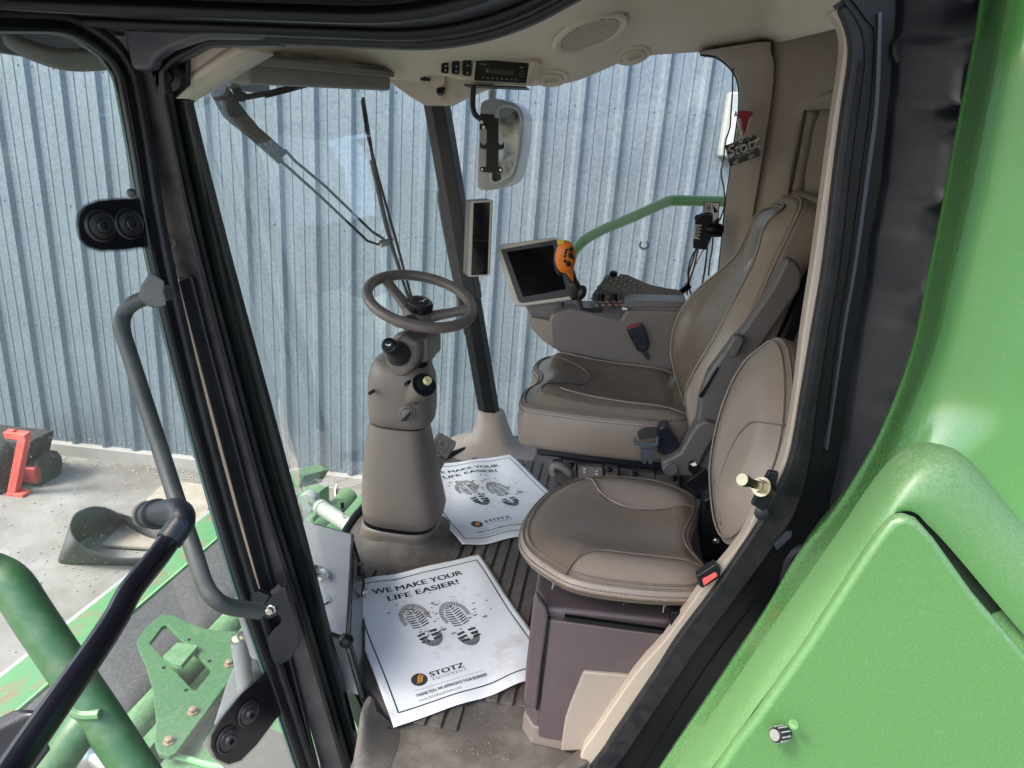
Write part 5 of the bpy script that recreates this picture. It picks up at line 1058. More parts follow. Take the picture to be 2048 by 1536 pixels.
# ---------------- small instructor seat
ps = thing('passenger_seat', 'small taupe leather fold down seat with rounded pads nearest the door', 'seat', (.1, 1.45, 0))
ZS = .44
out = [(1041, 1075), (1046, 1040), (1068, 1005), (1100, 978), (1145, 958), (1190, 950), (1250, 951), (1310, 958), (1360, 974), (1390, 992), (1398, 1012), (1393, 1035), (1384, 1058), (1382, 1080), (1392, 1105), (1410, 1128), (1420, 1150), (1416, 1170), (1395, 1182), (1350, 1184), (1280, 1180), (1200, 1170), (1140, 1156), (1095, 1132), (1058, 1105)]
o3 = [P(x, y, z=ZS) for x, y in out]; cen = sum(o3, Vector()) / len(o3)
pc_ = [(p.x - cen.x, p.y - cen.y) for p in cat(o3, 4, True)]
PO = V(cen.x, cen.y, ZS)
spf = None
def pfn(u, v, s):
    e = math.sin(min(1, (1 - s) / .35) * math.pi / 2)
    bol = .014 * math.exp(-((abs(v - .03 * 0) - .17) / .06) ** 2)
    return (.010 + bol - .022 * math.exp(-((u - .02) / .16) ** 2 - (v / .13) ** 2)) * e + .006 * e
mk('cushion', padmesh(pc_, PO, V(1, 0, 0), V(0, 1, 0), Z3, .042, pfn, rings=18, round_=.016), LEATH, ps, ang=0)
sp_ = sfield(pc_, .016)
def pps(u, v): return pfn(u, v, sp_(u, v))
ctr = [(x * .80, y * .80) for x, y in pc_]
for d_, n_ in ((.006, -.001), (.016, .003)):
    mk('piping', MB().tube(ring3(pc_, PO, V(1, 0, 0), V(0, 1, 0), Z3, d_, n_), .0019, 6, closed=True), LEATHB, ps, ang=0)
m = MB(); stitch(ring3(pc_, PO, V(1, 0, 0), V(0, 1, 0), Z3, -.0012, -.012), m); stitch(ring3(pc_, PO, V(1, 0, 0), V(0, 1, 0), Z3, -.002, -.02), m); mk('stitching', m, THREAD, ps, kind='stuff')
def pxs(L, n=6, k=.002): 
    L2 = cat([P(x, y, z=ZS + .008) for x, y in L], n); return [V(p.x, p.y, ZS + pps(p.x - cen.x, p.y - cen.y) + k) for p in L2]
wc = [P(x, y, z=ZS + .008) for x, y in ((1172, 954), (1185, 972), (1200, 992), (1235, 1010), (1290, 1018), (1340, 1019), (1380, 1016), (1384, 1040), (1376, 1066), (1382, 1100), (1396, 1128), (1360, 1122), (1290, 1118), (1200, 1116), (1150, 1128), (1130, 1142), (1095, 1120), (1062, 1088), (1062, 1050), (1085, 1008), (1120, 978))]
wcs = [(p.x - cen.x, p.y - cen.y) for p in cat(wc, 3, True)]
insert(wcs, pps, 'seat_insert', ps, PO, V(1, 0, 0), V(0, 1, 0), Z3, LEATHB, .004, rings=14)
mk('seam', MB().tube(pxs([(1170, 951), (1180, 965), (1195, 990), (1235, 1009), (1290, 1018), (1345, 1019), (1392, 1012)], k=.004), .0019, 6), LEATH, ps, ang=0)
mk('seam', MB().tube(pxs([(1130, 1148), (1150, 1126), (1200, 1115), (1290, 1120), (1350, 1126), (1405, 1132)], k=.004), .0019, 6), LEATHB, ps, ang=0)
m = MB()
for x, y, h in ((1103, 1160, .02), (1246, 1195, .012), (1325, 1202, .03)):
    m.tube(cat([P(x, y, y=1.22), P(x + 3, y + 8, y=1.215), P(x + 1, y + 8 + h * 500, y=1.22)], 4), .0012, 4); m.tube([P(x + 3, y, y=1.22), P(x + 6, y + 12, y=1.22)], .001, 4)
mk('frayed_thread', m, mat('frayed_white', (.35, .34, .32), .8), ps, kind='stuff')
# its backrest
QN = V(-.93, -.25, .27).normalized(); QO = P(1510, 880, y=1.42)
ob_ = [(1546, 672), (1520, 688), (1490, 715), (1462, 760), (1440, 815), (1424, 875), (1415, 940), (1418, 1000), (1426, 1050), (1440, 1082), (1462, 1085), (1490, 1060), (1520, 1010), (1548, 950), (1566, 890), (1576, 820), (1576, 750), (1566, 690)]
QU = (PP(1500, 1080, QO, QN) - PP(1500, 680, QO, QN)); QU = -(QU - QN * QU.dot(QN)).normalized(); QV = QN.cross(QU).normalized()
b3 = cat([PP(x, y, QO, QN) for x, y in ob_], 4, True); bc_ = sum(b3, Vector()) / len(b3)
b2_ = [((p - bc_).dot(QU), (p - bc_).dot(QV)) for p in b3]
def qfn(u, v, s):
    e = math.sin(min(1, (1 - s) / .5) * math.pi / 2); return .022 * e + .006 * math.exp(-((u + .12) / .08) ** 2) * e
mk('backrest', padmesh(b2_, bc_, QU, QV, QN, .075, qfn, rings=10, round_=.018), LEATH, ps, ang=0)
for d_, n_ in ((.002, -.010), (.012, .0025)): mk('piping', MB().tube(ring3(b2_, bc_, QU, QV, QN, d_, n_), .002, 6, closed=True), LEATH, ps, ang=0)
m = MB(); stitch(ring3(b2_, bc_, QU, QV, QN, -.001, -.022), m); stitch(ring3(b2_, bc_, QU, QV, QN, .010, .002), m); mk('stitching', m, THREAD, ps, kind='stuff')
sq = sfield(b2_, .018)
def qs(px, py):
    p = PP(px, py, QO, QN) - bc_; u, v = p.dot(QU), p.dot(QV); return bc_ + QU * u + QV * v + QN * (qfn(u, v, sq(u, v)) + .001)
mk('seam', MB().tube(cat([qs(*a) for a in ((1572, 852), (1530, 850), (1510, 860), (1490, 885), (1470, 930), (1455, 990), (1448, 1050))], 5), .0018, 6), LEATHB, ps, ang=0)
mk('fold_hinge', MB().prism([P(*a, y=1.5) for a in ((1408, 1000), (1430, 990), (1440, 1080), (1470, 1110), (1440, 1140), (1405, 1120), (1398, 1060))], (0, .05, 0)), SATIN, ps, bevel=.006)
mk('hinge_bolt', MB().ell(P(1432, 1082, y=1.49), (.009, .006, .009)), STEEL, ps)
mk('pan', MB().prism([V(p.x * .82 + cen.x * .18, p.y * .82 + cen.y * .18, ZS - .042) for p in cat(o3, 2, True)], (0, 0, -.02)), SATIN, ps)
# its buckles
b3_ = thing('belt_buckle', 'black belt buckle with bright red release button at the near corner of small seat', 'buckle', P(1408, 1160, y=1.2))
mk('housing', MB().prism([P(*a, y=1.15) for a in ((1392, 1153), (1430, 1129), (1442, 1140), (1440, 1156), (1405, 1178), (1398, 1172))], (0, .02, 0)), BLACK, b3_, bevel=.003)
mk('red_button', MB().prism([P(*a, y=1.146) for a in ((1405, 1160), (1432, 1146), (1436, 1152), (1408, 1172))], (0, .01, 0)), mat('buckle_red', (.75, .12, .1), .5), b3_, bevel=.001)
b4 = thing('seat_belt', 'black belt tongue with worn tip, tucked between the two seats', 'seat belt', P(1395, 955, y=1.62))
mk('tongue', MB().prism([P(*a, y=1.62) for a in ((1378, 925), (1388, 921), (1399, 935), (1412, 943), (1404, 966), (1384, 948), (1376, 940))], (0, .006, 0)), SATIN, b4, bevel=.001)
mk('tongue_tip', MB().prism([P(*a, y=1.617) for a in ((1380, 928), (1386, 926), (1390, 923), (1394, 930), (1387, 932))], (0, -.002, 0)), WHITEP, b4)
mk('tongue_frame', MB().prism([P(*a, y=1.61) for a in ((1374, 964), (1408, 938), (1418, 946), (1420, 956), (1386, 980), (1376, 974))], (0, .012, 0)), SATIN, b4, bevel=.002)
mk('webbing', MB().prism([P(*a, y=1.63) for a in ((1386, 972), (1418, 950), (1430, 975), (1428, 990), (1396, 1000))], (0, .01, 0)), mat('navy_gloss', (0, 0, 0)), b4, bevel=.002)
# cabinet under it
cb = thing('seat_cabinet', 'plum brown cabinet with a panelled lid under the small seat', 'cabinet', V(.15, 1.45, 0))
A0, A1, A2, A3 = V(-.074, 1.235, 0), V(-.05, 1.2, 0), V(.02, 1.195, 0), V(.34, 1.23, 0)
zT = .318
foot = [A0, A1, A2, A3, V(.45, 1.75, 0), V(.03, 1.75, 0)]
mk('carcass', MB().prism([p + V(.006, .006, .03) for p in foot], (0, 0, zT - .03)), PLUM, cb, bevel=.006)
mk('plinth', MB().prism([p + V(.002, .002, 0) for p in foot], (0, 0, .048)), mat('plinth_taupe', (.2, .16, .14), .6), cb, bevel=.004)
def pl_px(name, L, y, t, m, **k): return mk(name, MB().prism([P(*a, y=y) for a in L], (0, t, 0)), m, cb, **k)
pl_px('front_door', [(1099, 1240), (1327, 1271), (1360, 1300), (1180, 1480), (1122, 1482), (1076, 1473), (1080, 1420), (1086, 1345)], 1.193, .012, PLUM, bevel=.003)
pl_px('corner_post', [(1066, 1200), (1071, 1187), (1092, 1218), (1096, 1238), (1082, 1345), (1074, 1420), (1058, 1418), (1047, 1405), (1052, 1330)], 1.188, .02, PLUM, bevel=.008, seg=3)
pl_px('post_gap', [(1094, 1236), (1100, 1240), (1088, 1345), (1076, 1422), (1072, 1418), (1084, 1345)], 1.191, .01, SATIN)
lid = [(1074, 1172), (1076, 1148), (1110, 1140), (1400, 1150), (1398, 1196), (1345, 1236), (1330, 1262), (1290, 1258), (1098, 1231)]
mk('lid', MB().prism([P(*a, z=.345) for a in ((1071, 1176), (1078, 1130), (1450, 1150), (1420, 1200), (1342, 1242), (1096, 1216), (1088, 1210))], (0, 0, -.03)), PLUM, cb, bevel=.010, seg=3)
pl_px('lid_latch', [(1341, 1228), (1345, 1224), (1372, 1226), (1350, 1258), (1341, 1254)], 1.182, .02, SATIN, bevel=.002)
pl_px('kick_panel', [(1166, 1346), (1172, 1345), (1275, 1353), (1300, 1360), (1190, 1500), (1122, 1502), (1124, 1482), (1130, 1440), (1140, 1410)], 1.186, .02, TAUPE, bevel=.003)
pl_px('dark_gap', [(1129, 1234), (1330, 1262), (1330, 1268), (1129, 1240)], 1.19, .01, SATIN)
mk('sill_ramp', MB().prism([P(*a, z=.002) for a in ((1163, 1505), (1175, 1540), (1130, 1560), (1095, 1560))], (0, 0, .02)), FLOORM, cab, bevel=.004)

# ================================================================== STEERING COLUMN
sc_ = thing('steering_column', 'taupe steering column with leather wheel, black horn knob and ignition key', 'steering column', V(-.55, 1.93, 0))
YC = 1.95
def rl(L, y=YC, ratio=.9, n=40, pw=3.1):
    out = []
    for yy, xl, xr in L:
        c = P((xl + xr) / 2, yy, y=y); hw_ = (P(xr, yy, y=y) - P(xl, yy, y=y)).length / 2; out.append((c, hw_, hw_ * ratio))
    return MB().loft(rows(out, n, pw))
mk('floor_boss', MB().loft(rows([(V(-.555, 1.95, 0), .18, .18), (V(-.555, 1.95, .012), .15, .15), (V(-.553, 1.95, .03), .112, .112), (V(-.553, 1.95, .05), .105, .105)])), FLOORM, sc_, ang=50)
CT = mat('column_taupe', (.168, .138, .115), .42, bump=.1, bscale=500)
mk('base_shroud', rl([(1070, 728, 870), (1055, 729, 873), (1040, 731, 878), (1034, 734, 876), (1030, 740, 870)]), CT, sc_, ang=50)
mk('shroud_gap', rl([(1034, 735, 875), (1010, 736, 880)]), SATIN, sc_)
mk('lower_shroud', rl([(1029, 740, 874), (1025, 736, 881), (1005, 733, 886), (980, 732, 881), (930, 734, 871), (880, 738, 862), (850, 743, 856), (842, 745, 855), (840, 749, 851)]), CT, sc_, ang=40)
mk('shroud_gap', rl([(852, 750, 853), (812, 752, 860)]), SATIN, sc_)
mk('upper_shroud', rl([(838, 751, 858), (834, 746, 865), (815, 744, 868), (800, 743, 868), (770, 743, 868), (745, 745, 866), (725, 750, 858), (715, 757, 846), (710, 770, 830)], ratio=.95), CT, sc_, ang=50)
mk('boot_ring', rl([(728, 808, 856), (722, 804, 858), (716, 806, 856), (712, 806, 854)], y=1.93), SATIN, sc_, ang=50)
mk('boot_ring', rl([(716, 806, 856), (708, 804, 858), (702, 806, 856)], y=1.93), SATIN, sc_, ang=50)
for a in ((814, 767), (742.5, 785), (834, 804)): mk('screw_hole', MB().lathe(P(*a, y=1.84), (0, -1, .1), [(.0055, -.02), (.0055, .012), (0, .011)], 12), SATIN, sc_)
# tilt head
hl_ = [(760, 665), (792, 662), (818, 672), (852, 690), (857, 700), (852, 735), (842, 742), (800, 760), (785, 752), (770, 735), (762, 700)]
mk('tilt_head', MB().prism([P(*a, y=1.86) for a in ((775, 690), (783, 672), (800, 664), (822, 680), (836, 684), (836, 716), (825, 740), (806, 757), (784, 750), (770, 728), (766, 706))], (.03, .16, .0)), CT, sc_, bevel=.014, seg=4)
mk('head_side', MB().prism([P(*a, y=1.9) for a in ((820, 678), (856, 678), (857, 722), (824, 740), (815, 720))], (.01, .12, 0)), CT, sc_, bevel=.01, seg=3)
mk('head_seam', MB().tube([P(812, 664, y=1.855), P(797, 680, y=1.853), P(797, 690, y=1.853)], .0012, 5), SATIN, sc_)
# stalk with horn button
sa, sb_ = P(796, 706, y=1.85), P(774, 688, y=1.76); sx_ = (sb_ - sa).normalized(); L_ = (sb_ - sa).length
mk('stalk_boot', MB().lathe(sa - sx_ * .01, sx_, [(.036, 0), (.035, .01), (.029, .03), (.0275, .03), (.027, .036), (.022, .045), (.021, .05)], 24), mat('boot_black', (.02, .021, .026), .5), sc_, ang=40)
st_ = mk('stalk', MB().lathe(sa + sx_ * .035, sx_, [(.019, 0), (.02, .01), (.018, .012), (.0195, .022), (.018, .026), (.0215, .032), (.0225, .046), (.021, .054), (.016, .0565), (.0155, .054), (.013, .0555), (.0125, .0575), (0, .0575)], 24), BLACK, sc_, ang=40)
hcn = sa + sx_ * (.035 + .0578); hf = frame3(sx_)
hu = (AX.col[0] - sx_ * AX.col[0].dot(sx_)).normalized(); hv = sx_.cross(hu)
if hv.z < 0: hv = -hv
mk('horn_symbol', MB().add([hcn + hu * (a * .0075) + hv * (b * .0075) for a, b in ((-.9, .5), (-.6, .2), (-.3, .15), (.5, .1), (1, .5), (.9, -.2), (.2, -.35), (-.4, -.1), (-.7, 0), (-1, .0))], [tuple(range(10))]), WHITEP, st_, normals=False)
# yellow knob pocket
mk('knob_pocket', MB().tube([P(818, 800, y=1.87), P(834, 785, y=1.84), P(848, 770, y=1.81)], [.015, .03, .034], 24), CT, sc_, ang=50)
kx = (P(848, 770, y=1.81) - P(834, 785, y=1.84)).normalized()
mk('pocket_rim', MB().lathe(P(848, 770, y=1.81), kx, [(.034, -.002), (.0345, .003), (.029, .003), (.027, .001), (.0, .001)], 28), BLACK, sc_, ang=40)
mk('tilt_knob', MB().lathe(P(848, 769, y=1.808), kx, [(.0225, 0), (.0225, .014), (.0115, .015), (.0115, .028), (.010, .030), (0, .030)], 20), BLACK, sc_, ang=40)
mk('yellow_cap', MB().lathe(P(848, 769, y=1.808) + kx * .03, kx, [(.0118, -.008), (.0118, .001), (.010, .003), (.006, .003), (.004, .002), (0, .002)], 20), mat('faded_yellow', (.62, .56, .27), .5), sc_, ang=40)
# ignition
ic = P(815, 828, y=1.855)
mk('ignition_ring', MB().lathe(ic, (.1, -1, .15), [(.024, -.01), (.024, .004), (.02, .006), (.018, .004), (.0155, .009), (.012, .01), (0, .01)], 24), GREYP, sc_, ang=40)
mk('ignition_key', MB().prism([P(*a, y=1.83) for a in ((818, 824), (822, 828), (813, 841), (806, 844), (799, 841), (805, 838), (812, 830))], (0, .007, 0)), BLACK, sc_, bevel=.002)
# wheel
WC = P(841, 600, d=2.02); WNn = V(.20, -.22, .95).normalized(); Rw = .150
wf = frame3(WNn, (1, 0, 0))
def wr(a, r_, n=0): return WC + wf @ V(r_ * math.cos(a), r_ * math.sin(a), n)
WL = mat('wheel_leather', (.15, .124, .108), .34, bump=.2, bscale=260, kind='voronoi')
wh = mk('steering_wheel', MB().tube([wr(2 * math.pi * k / 72, Rw) for k in range(72)], .0155, 16, closed=True), WL, sc_, ang=0)
wcen = WC - WNn * .062
for a0 in (R(18), R(150), R(262)):
    p0 = wr(a0, Rw); p1 = WC + (p0 - WC) * .25 - WNn * .05
    mk('spoke', MB().tube(cat([p0 - WNn * .004, WC + (p0 - WC) * .72 - WNn * .022, p1, WC + (p0 - WC) * .05 - WNn * .075], 4), [.018, .017, .0165, .016, .016, .016, .017, .018, .02, .021, .022, .022, .022], 12, flat=.85, up=(p0 - WC).cross(WNn)), WL, wh, ang=60)
    mk('spoke_ring', MB().tube([p0 + (wr(a0 + .13, Rw) - p0) - WNn * 0, p0 + (wr(a0 + .15, Rw) - p0)], .0162, 16), WL, wh)
    mk('spoke_ring', MB().tube([wr(a0 - .13, Rw), wr(a0 - .15, Rw)], .0162, 16), WL, wh)
mk('hub', MB().lathe(WC - WNn * .03, WNn, [(.03, -.075), (.038, -.06), (.044, -.03), (.04, -.012), (.036, 0)], 28), CT, wh, ang=50)
cp = mk('hub_cap', MB().lathe(WC - WNn * .03, WNn, [(.036, 0), (.037, .004), (.037, .02), (.034, .026), (.029, .0275), (.0285, .026), (0, .026)], 36), BLACK, wh, ang=30)
m = MB()
for k in range(28):
    a = 2 * math.pi * k / 28; m.box(WC - WNn * .018 + wf @ V(.0372 * math.cos(a), .0372 * math.sin(a), 0), (.003, .004, .016), wf @ Matrix.Rotation(a, 3, 'Z'))
mk('grip_ribs', m, BLACK, wh)
CHR = mat('chrome_print', (.6, .6, .58), .25, metal=.8)
mk('emblem_ring', MB().lathe(WC - WNn * .0045, WNn, [(.0285, -.001), (.0285, .001), (.0265, .001), (.0265, -.001)], 36), CHR, wh)
mk('leaping_deer', MB().add([WC - WNn * .0035 + hu * (a * .017) + wf @ V(0, b * .017, 0) for a, b in DEER], [tuple(range(len(DEER)))]), CHR, wh, normals=False)
# pedals
PEDM = mat('pedal_rubber', (.3, .26, .23), .6, dust=DUST, damt=.15)
for n, (q, lab) in enumerate(((((876, 864), (884, 866), (913, 883), (911, 892), (893, 917), (856, 894)), 'ribbed upper brake pedal pad right of the steering column, marked with a ring'), (((855, 898), (892, 921), (876, 950), (845, 925)), 'ribbed lower brake pedal pad right of the steering column, partly hidden'))):
    O_ = P(885, 905, y=2.12); N_ = V(.25, -.72, .62).normalized()
    pd = thing('brake_pedal', lab, 'pedal', PP(*q[0], O_, N_))
    mk('pad', MB().prism([PP(*a, O_, N_) for a in q], N_ * -.02), PEDM, pd, bevel=.004)
    e0, e1 = PP(*q[0], O_, N_), PP(*q[2 if n == 0 else 1], O_, N_); f0 = PP(*q[-1], O_, N_); ev, fv = (e1 - e0) * .5, f0 - e0
    m = MB()
    for k in range(7):
        a = e0 + ev * (.3 + .25 * k) + fv * .08 + N_ * .002; b = a + fv * .8; m.box((a + b) / 2, (.006, .005, (b - a).length), frame3(b - a, N_))
    mk('tread_rib', m, PEDM, pd)
    c = e0 + ev * 1.1 + fv * .5 + N_ * .004
    mk('tread_ring', MB().lathe(c, N_, [(.016, 0), (.016, .003), (.011, .003), (.011, 0)], 18), PEDM, pd)

# ================================================================== TOOLBOX
tb = thing('toolbox', 'grey topped metal tool case with chrome latches standing by the front pillar', 'tool case', V(-.62, 1.45, 0))
f0, f1 = P(729, 1155, z=.01), P(725, 1395, z=.01)
g0, g1 = P(703, 1064, y=1.69), P(692, 1290, y=1.275)
g0.z = g1.z = .132
LEFT = V(-.3, .06, 0)
LIDM = mat('brushed_grey_lid', (.3, .305, .32), .42, col2=(.24, .245, .26), nscale=14, metal=.2, bump=.08, bscale=90)
CASE = mat('case_metal', (.3, .3, .32), .2, metal=.7, dust=(.3, .28, .26), damt=.2)
EDG = mat('case_edge', (.01, .012, .012), .25)
g2, g3 = g1 + LEFT, g0 + LEFT; h0, h1, h2, h3 = f0, f1, f1 + LEFT, f0 + LEFT
mk('case_body', MB().loft([[h0, h1, h2, h3], [g0 - V(0, 0, .012), g1 - V(0, 0, .012), g2 - V(0, 0, .012), g3 - V(0, 0, .012)]]), CASE, tb, bevel=.004)
mk('lid', MB().prism([g0, g1, g2, g3], (0, 0, .008)), LIDM, tb, bevel=.002)
mk('lid_edge', MB().tube([g3, g0, g1, g2], .008, 8), EDG, tb)
mk('corner_edge', MB().tube([g0, f0], .004, 8), EDG, tb); mk('corner_edge', MB().tube([g1, f1], .007, 8), EDG, tb)
mk('base_edge', MB().tube([f0, f1], .005, 8), EDG, tb)
mk('corner_cap', MB().ell(g1 + V(0, 0, -.004), (.018, .018, .016)), SATIN, tb)
for a, lb in (((640, 1150), 1), ((642, 1198), 0)):
    c = P(*a, z=.145)
    if lb:
        mk('latch_bow', MB().tube(cat([P(*q_, z=.155) for q_ in ((634, 1142), (645, 1140), (650, 1150), (640, 1158))], 5), .006, 8), STEEL, tb)
        mk('latch_grip', MB().box(P(634, 1140, z=.15), (.03, .02, .02)), SATIN, tb, bevel=.005)
    mk('latch_tab', MB().prism(cat([P(x_, y_, z=.142) for x_, y_ in ((a[0] - 10, a[1] + 8), (a[0] + 2, a[1] - 2), (a[0] + 14, a[1] - 4), (a[0] + 18, a[1] + 2), (a[0] + 10, a[1] + 8), (a[0], a[1] + 14))], 3, True), (0, 0, .002)), STEEL, tb)
ky = f0.lerp(f1, .25).lerp(g0.lerp(g1, .25), .62)
mk('lock_body', MB().box(ky + V(.012, 0, .02), (.012, .018, .035)), BLACK, tb, bevel=.002)
mk('lock_pull', MB().tube(cat([ky + V(.02, -.002, .01), ky + V(.024, -.004, -.02), ky + V(.026, -.02, -.05)], 4), .004, 6), BLACK, tb)
rc_ = ky + V(.03, -.02, -.035)
mk('key_ring', MB().tube([rc_ + V(.003, .013 * math.cos(a), .013 * math.sin(a)) for a in [2 * math.pi * k / 20 for k in range(20)]], .0018, 6, closed=True), STEEL, tb)
dr = lambda s, t: f0.lerp(f1, s).lerp(g0.lerp(g1, s), t) + V(.003, 0, 0)
mk('drawer_line', MB().tube([dr(.12, .86), dr(.9, .86), dr(.93, .78), dr(.93, .1)], .0016, 5), EDG, tb)

# ================================================================== PAPER FLOOR MATS
def paper(tl, tr, br, bl_, z0, lab, wav, ph_, curl, qr=False):
    tl, tr, br, bl_ = [V(p.x, p.y, 0) for p in (tl, tr, br, bl_)]
    def flat(u, v): return (tl * (1 - u) + tr * u) * (1 - v) + (bl_ * (1 - u) + br * u) * v
    def srf(u, v, k=0.0):
        p = flat(u, v); p.z = z0 + .0015 + wav * (math.sin(u * 5.1 + ph_) * math.sin(v * 3.7 + ph_ * 1.7) + .5 * math.sin(u * 9 + v * 6 + ph_)) ** 2 * .5 + curl(u, v) + k; return p
    o = thing('paper_floor_mat', lab, 'paper mat', flat(.5, .5), 'printed paper floor mats')
    a0, a1, b0, b1 = -.055, 1.055, -.055, 1.07
    mk('sheet', MB().grid(lambda u, v: srf(a0 + (a1 - a0) * u, b0 + (b1 - b0) * v), 44, 56), PAPER, o, ang=0, solid=.0006)
    W = (tr - tl).length; H_ = (bl_ - tl).length
    def put(vs, cu, cv, sx, sy, rot=0, k=.0009):
        ca, sa = math.cos(rot), math.sin(rot); out = []
        for q in vs:
            x, y = q[0] * sx, q[1] * sy; x, y = x * ca - y * sa, x * sa + y * ca; out.append(srf(cu + x / W, cv - y / H_, k))
        return out
    m = MB()
    def line(u0, v0, u1, v1, w_, mm=m, n=24):
        du, dv = (u1 - u0) * W, (v1 - v0) * H_; l = math.hypot(du, dv); nx, ny = -dv / l * w_ / 2 / W, du / l * w_ / 2 / H_
        A = [srf(u0 + (u1 - u0) * i / n + nx, v0 + (v1 - v0) * i / n + ny, .0009) for i in range(n + 1)]; B = [srf(u0 + (u1 - u0) * i / n - nx, v0 + (v1 - v0) * i / n - ny, .0009) for i in range(n + 1)]
        mm.loft([A, B], closed=False)
    for q in ((0, 0, 1, 0), (1, 0, 1, 1), (1, 1, 0, 1), (0, 1, 0, 0)): line(*q, .0035)
    mk('printed_border', m, INK, o, normals=False, ang=0)
    def fine(vs, fs): return vs, fs
    m = MB()
    def fit(s, u0, u1, cv_, hgt, bold=0.0, shear=0.0, space=1.0):
        vs, fs = text_mesh(s, 1, bold, shear, space); xs = [q.x for q in vs]; sx = (u1 - u0) * W / (max(xs) - min(xs)); mid = (max(xs) + min(xs)) / 2
        o_ = MB()
        for k_, dx_ in enumerate((-bold, 0, bold) if bold else (0,)): o_.add(put([(q.x - mid + dx_, q.y) for q in vs], (u0 + u1) / 2, cv_, sx, hgt / .7, 0, .0009 + k_ * .00015), fs)
        return o_.v, o_.f
    m.add(*fit('WE MAKE YOUR', .13, .83, .092, .0215, .028)); m.add(*fit('LIFE EASIER!', .22, .765, .168, .0215, .028))
    mk('headline', m, INK, o, normals=False, ang=0)
    mk('logo_name', MB().add(*fit('STOTZ', .27, .50, .828, .016, .035, 0, 1.05)), INK, o, normals=False, ang=0)
    mk('small_print', MB().add(*fit('EQUIPMENT', .275, .505, .862, .008, 0, 0, 1.3)), INKG, o, normals=False, ang=0)
    mk('thanks_line', MB().add(*fit('THANK YOU, WE APPRECIATE YOUR BUSINESS!', .135, .61, .935, .0092, .02)), INK, o, normals=False, ang=0)
    mk('web_address', MB().add(*fit('www.StotzEquipment.com', .14, .42, .968, .0085, 0, .22)), INKG, o, normals=False, ang=0)
    m = MB(); line(.135, .902, .61, .902, .0009, m); mk('rule', m, INKG, o, normals=False, ang=0)
    dc = [(math.cos(a), math.sin(a)) for a in [2 * math.pi * k / 28 for k in range(28)]]
    lg = mk('logo_disc', MB().add(put(dc, .195, .838, .0205, .0205), [tuple(range(28))]), mat('disc_ink', (.035, .05, .04), .6), o, normals=False, ang=0)
    fl_ = [(-.55, -.55), (-.15, -.45), (.05, -.2), (.1, .1), (.2, .4), (.6, .75), (.2, .72), (-.1, .5), (-.2, .15), (-.25, -.15), (-.4, -.4)]
    m = MB(); m.add(put(fl_, .195, .838, .0205, .0205, k=.0013), [tuple(range(11))]); m.add(put([(x + .36, y * .8 - .12) for x, y in fl_], .195, .838, .0175, .0205, k=.0013), [tuple(range(11))])
    mk('logo_flame', m, INKO, lg, normals=False, ang=0)
    # boot soles
    def sole(cu_, cv_, rot, side, name):
        m = MB(); rr = random.Random(3)
        def hw_(t):  # half width along the sole, t 0 heel .. 1 toe
            if t > .42: x = (t - .42) / .58; return .043 * (max(0, 1 - max(0, (x - .55) / .45) ** 2.4)) ** .5 * (.78 + .22 * math.sin(min(1, x * 1.8) * math.pi / 2))
            if t < .34: x = (t + .0) / .34; return .033 * (max(0, 1 - max(0, (.5 - x) / .5) ** 2.2)) ** .5
            return 0
        Ls = .132
        def lug(pts): m.add(put(pts, cu_, cv_, 1.0, 1.28, rot), [tuple(range(len(pts)))])
        n = 34
        for k in range(n):   # edge lugs around forefoot
            a = -1.9 + (3.8 + .0) * k / (n - 1) ; a += math.pi / 2
            cx, cy = 0, .028
            rx_, ry_ = .0405, .0465
            p = lambda r_, da: (cx + side * (.004) + rx_ * r_ * math.cos(a + da), cy + ry_ * r_ * math.sin(a + da))
            lug([p(.70, -.022), p(1.0, -.034), p(1.0, .034), p(.70, .022)])
        for k in range(20):   # heel lugs
            a = math.pi + math.pi * (k + .5) / 20
            cx, cy, rx_, ry_ = -side * .004, -.036, .030, .036
            p = lambda r_, da: (cx + rx_ * r_ * math.cos(a + da), cy + ry_ * r_ * math.sin(a + da))
            lug([p(.5, -.05), p(1.0, -.06), p(1.0, .06), p(.5, .05)])
        for r_ in range(3):
            for c in (-1, 1): lug([(c * .006, -.024 - r_ * .012), (c * .028, -.026 - r_ * .011), (c * .028, -.032 - r_ * .010), (c * .006, -.031 - r_ * .012)])
        for r_ in range(9):  # chevrons in the forefoot
            y = -.006 + r_ * .0075; w_ = .024 * math.sin(max(.35, min(1, (9 - r_) / 5)) * math.pi / 2)
            for c in (-1, 1): lug([(c * .002 + side * .003, y - .002), (c * w_ + side * .003, y + .003), (c * w_ + side * .003, y + .0065), (c * .002 + side * .003, y + .0015)])
        mk(name, m, INK, o, normals=False, ang=0)
    m = MB(); rr = random.Random(int(ph_ * 10))
    for k in range(150):
        cu_, cv_, sp_ = rr.choice(((.37, .36, .05), (.38, .52, .045), (.6, .33, .07), (.75, .5, .06), (.5, .42, .1), (.3, .3, .06)))
        a_, b_ = cu_ + rr.gauss(0, sp_), cv_ + rr.gauss(0, sp_ * .8); s_ = rr.uniform(.0008, .0042) * (1.6 if rr.random() < .12 else 1); n_ = rr.randint(5, 8); t0_ = rr.uniform(0, 6)
        sx__ = rr.uniform(.7, 2.4)
        m.add([srf(a_ + s_ * sx__ * rr.uniform(.5, 1.2) * math.cos(t0_ + 6.283 * q_ / n_) / W, b_ + s_ * rr.uniform(.5, 1.2) * math.sin(t0_ + 6.283 * q_ / n_) / H_, .0012) for q_ in range(n_)], [tuple(range(n_))])
    mk('dried_mud', m, mat('dried_mud', (.3, .25, .19), .9, col2=(.2, .16, .12), nscale=60), o, kind='stuff', normals=False, ang=0)
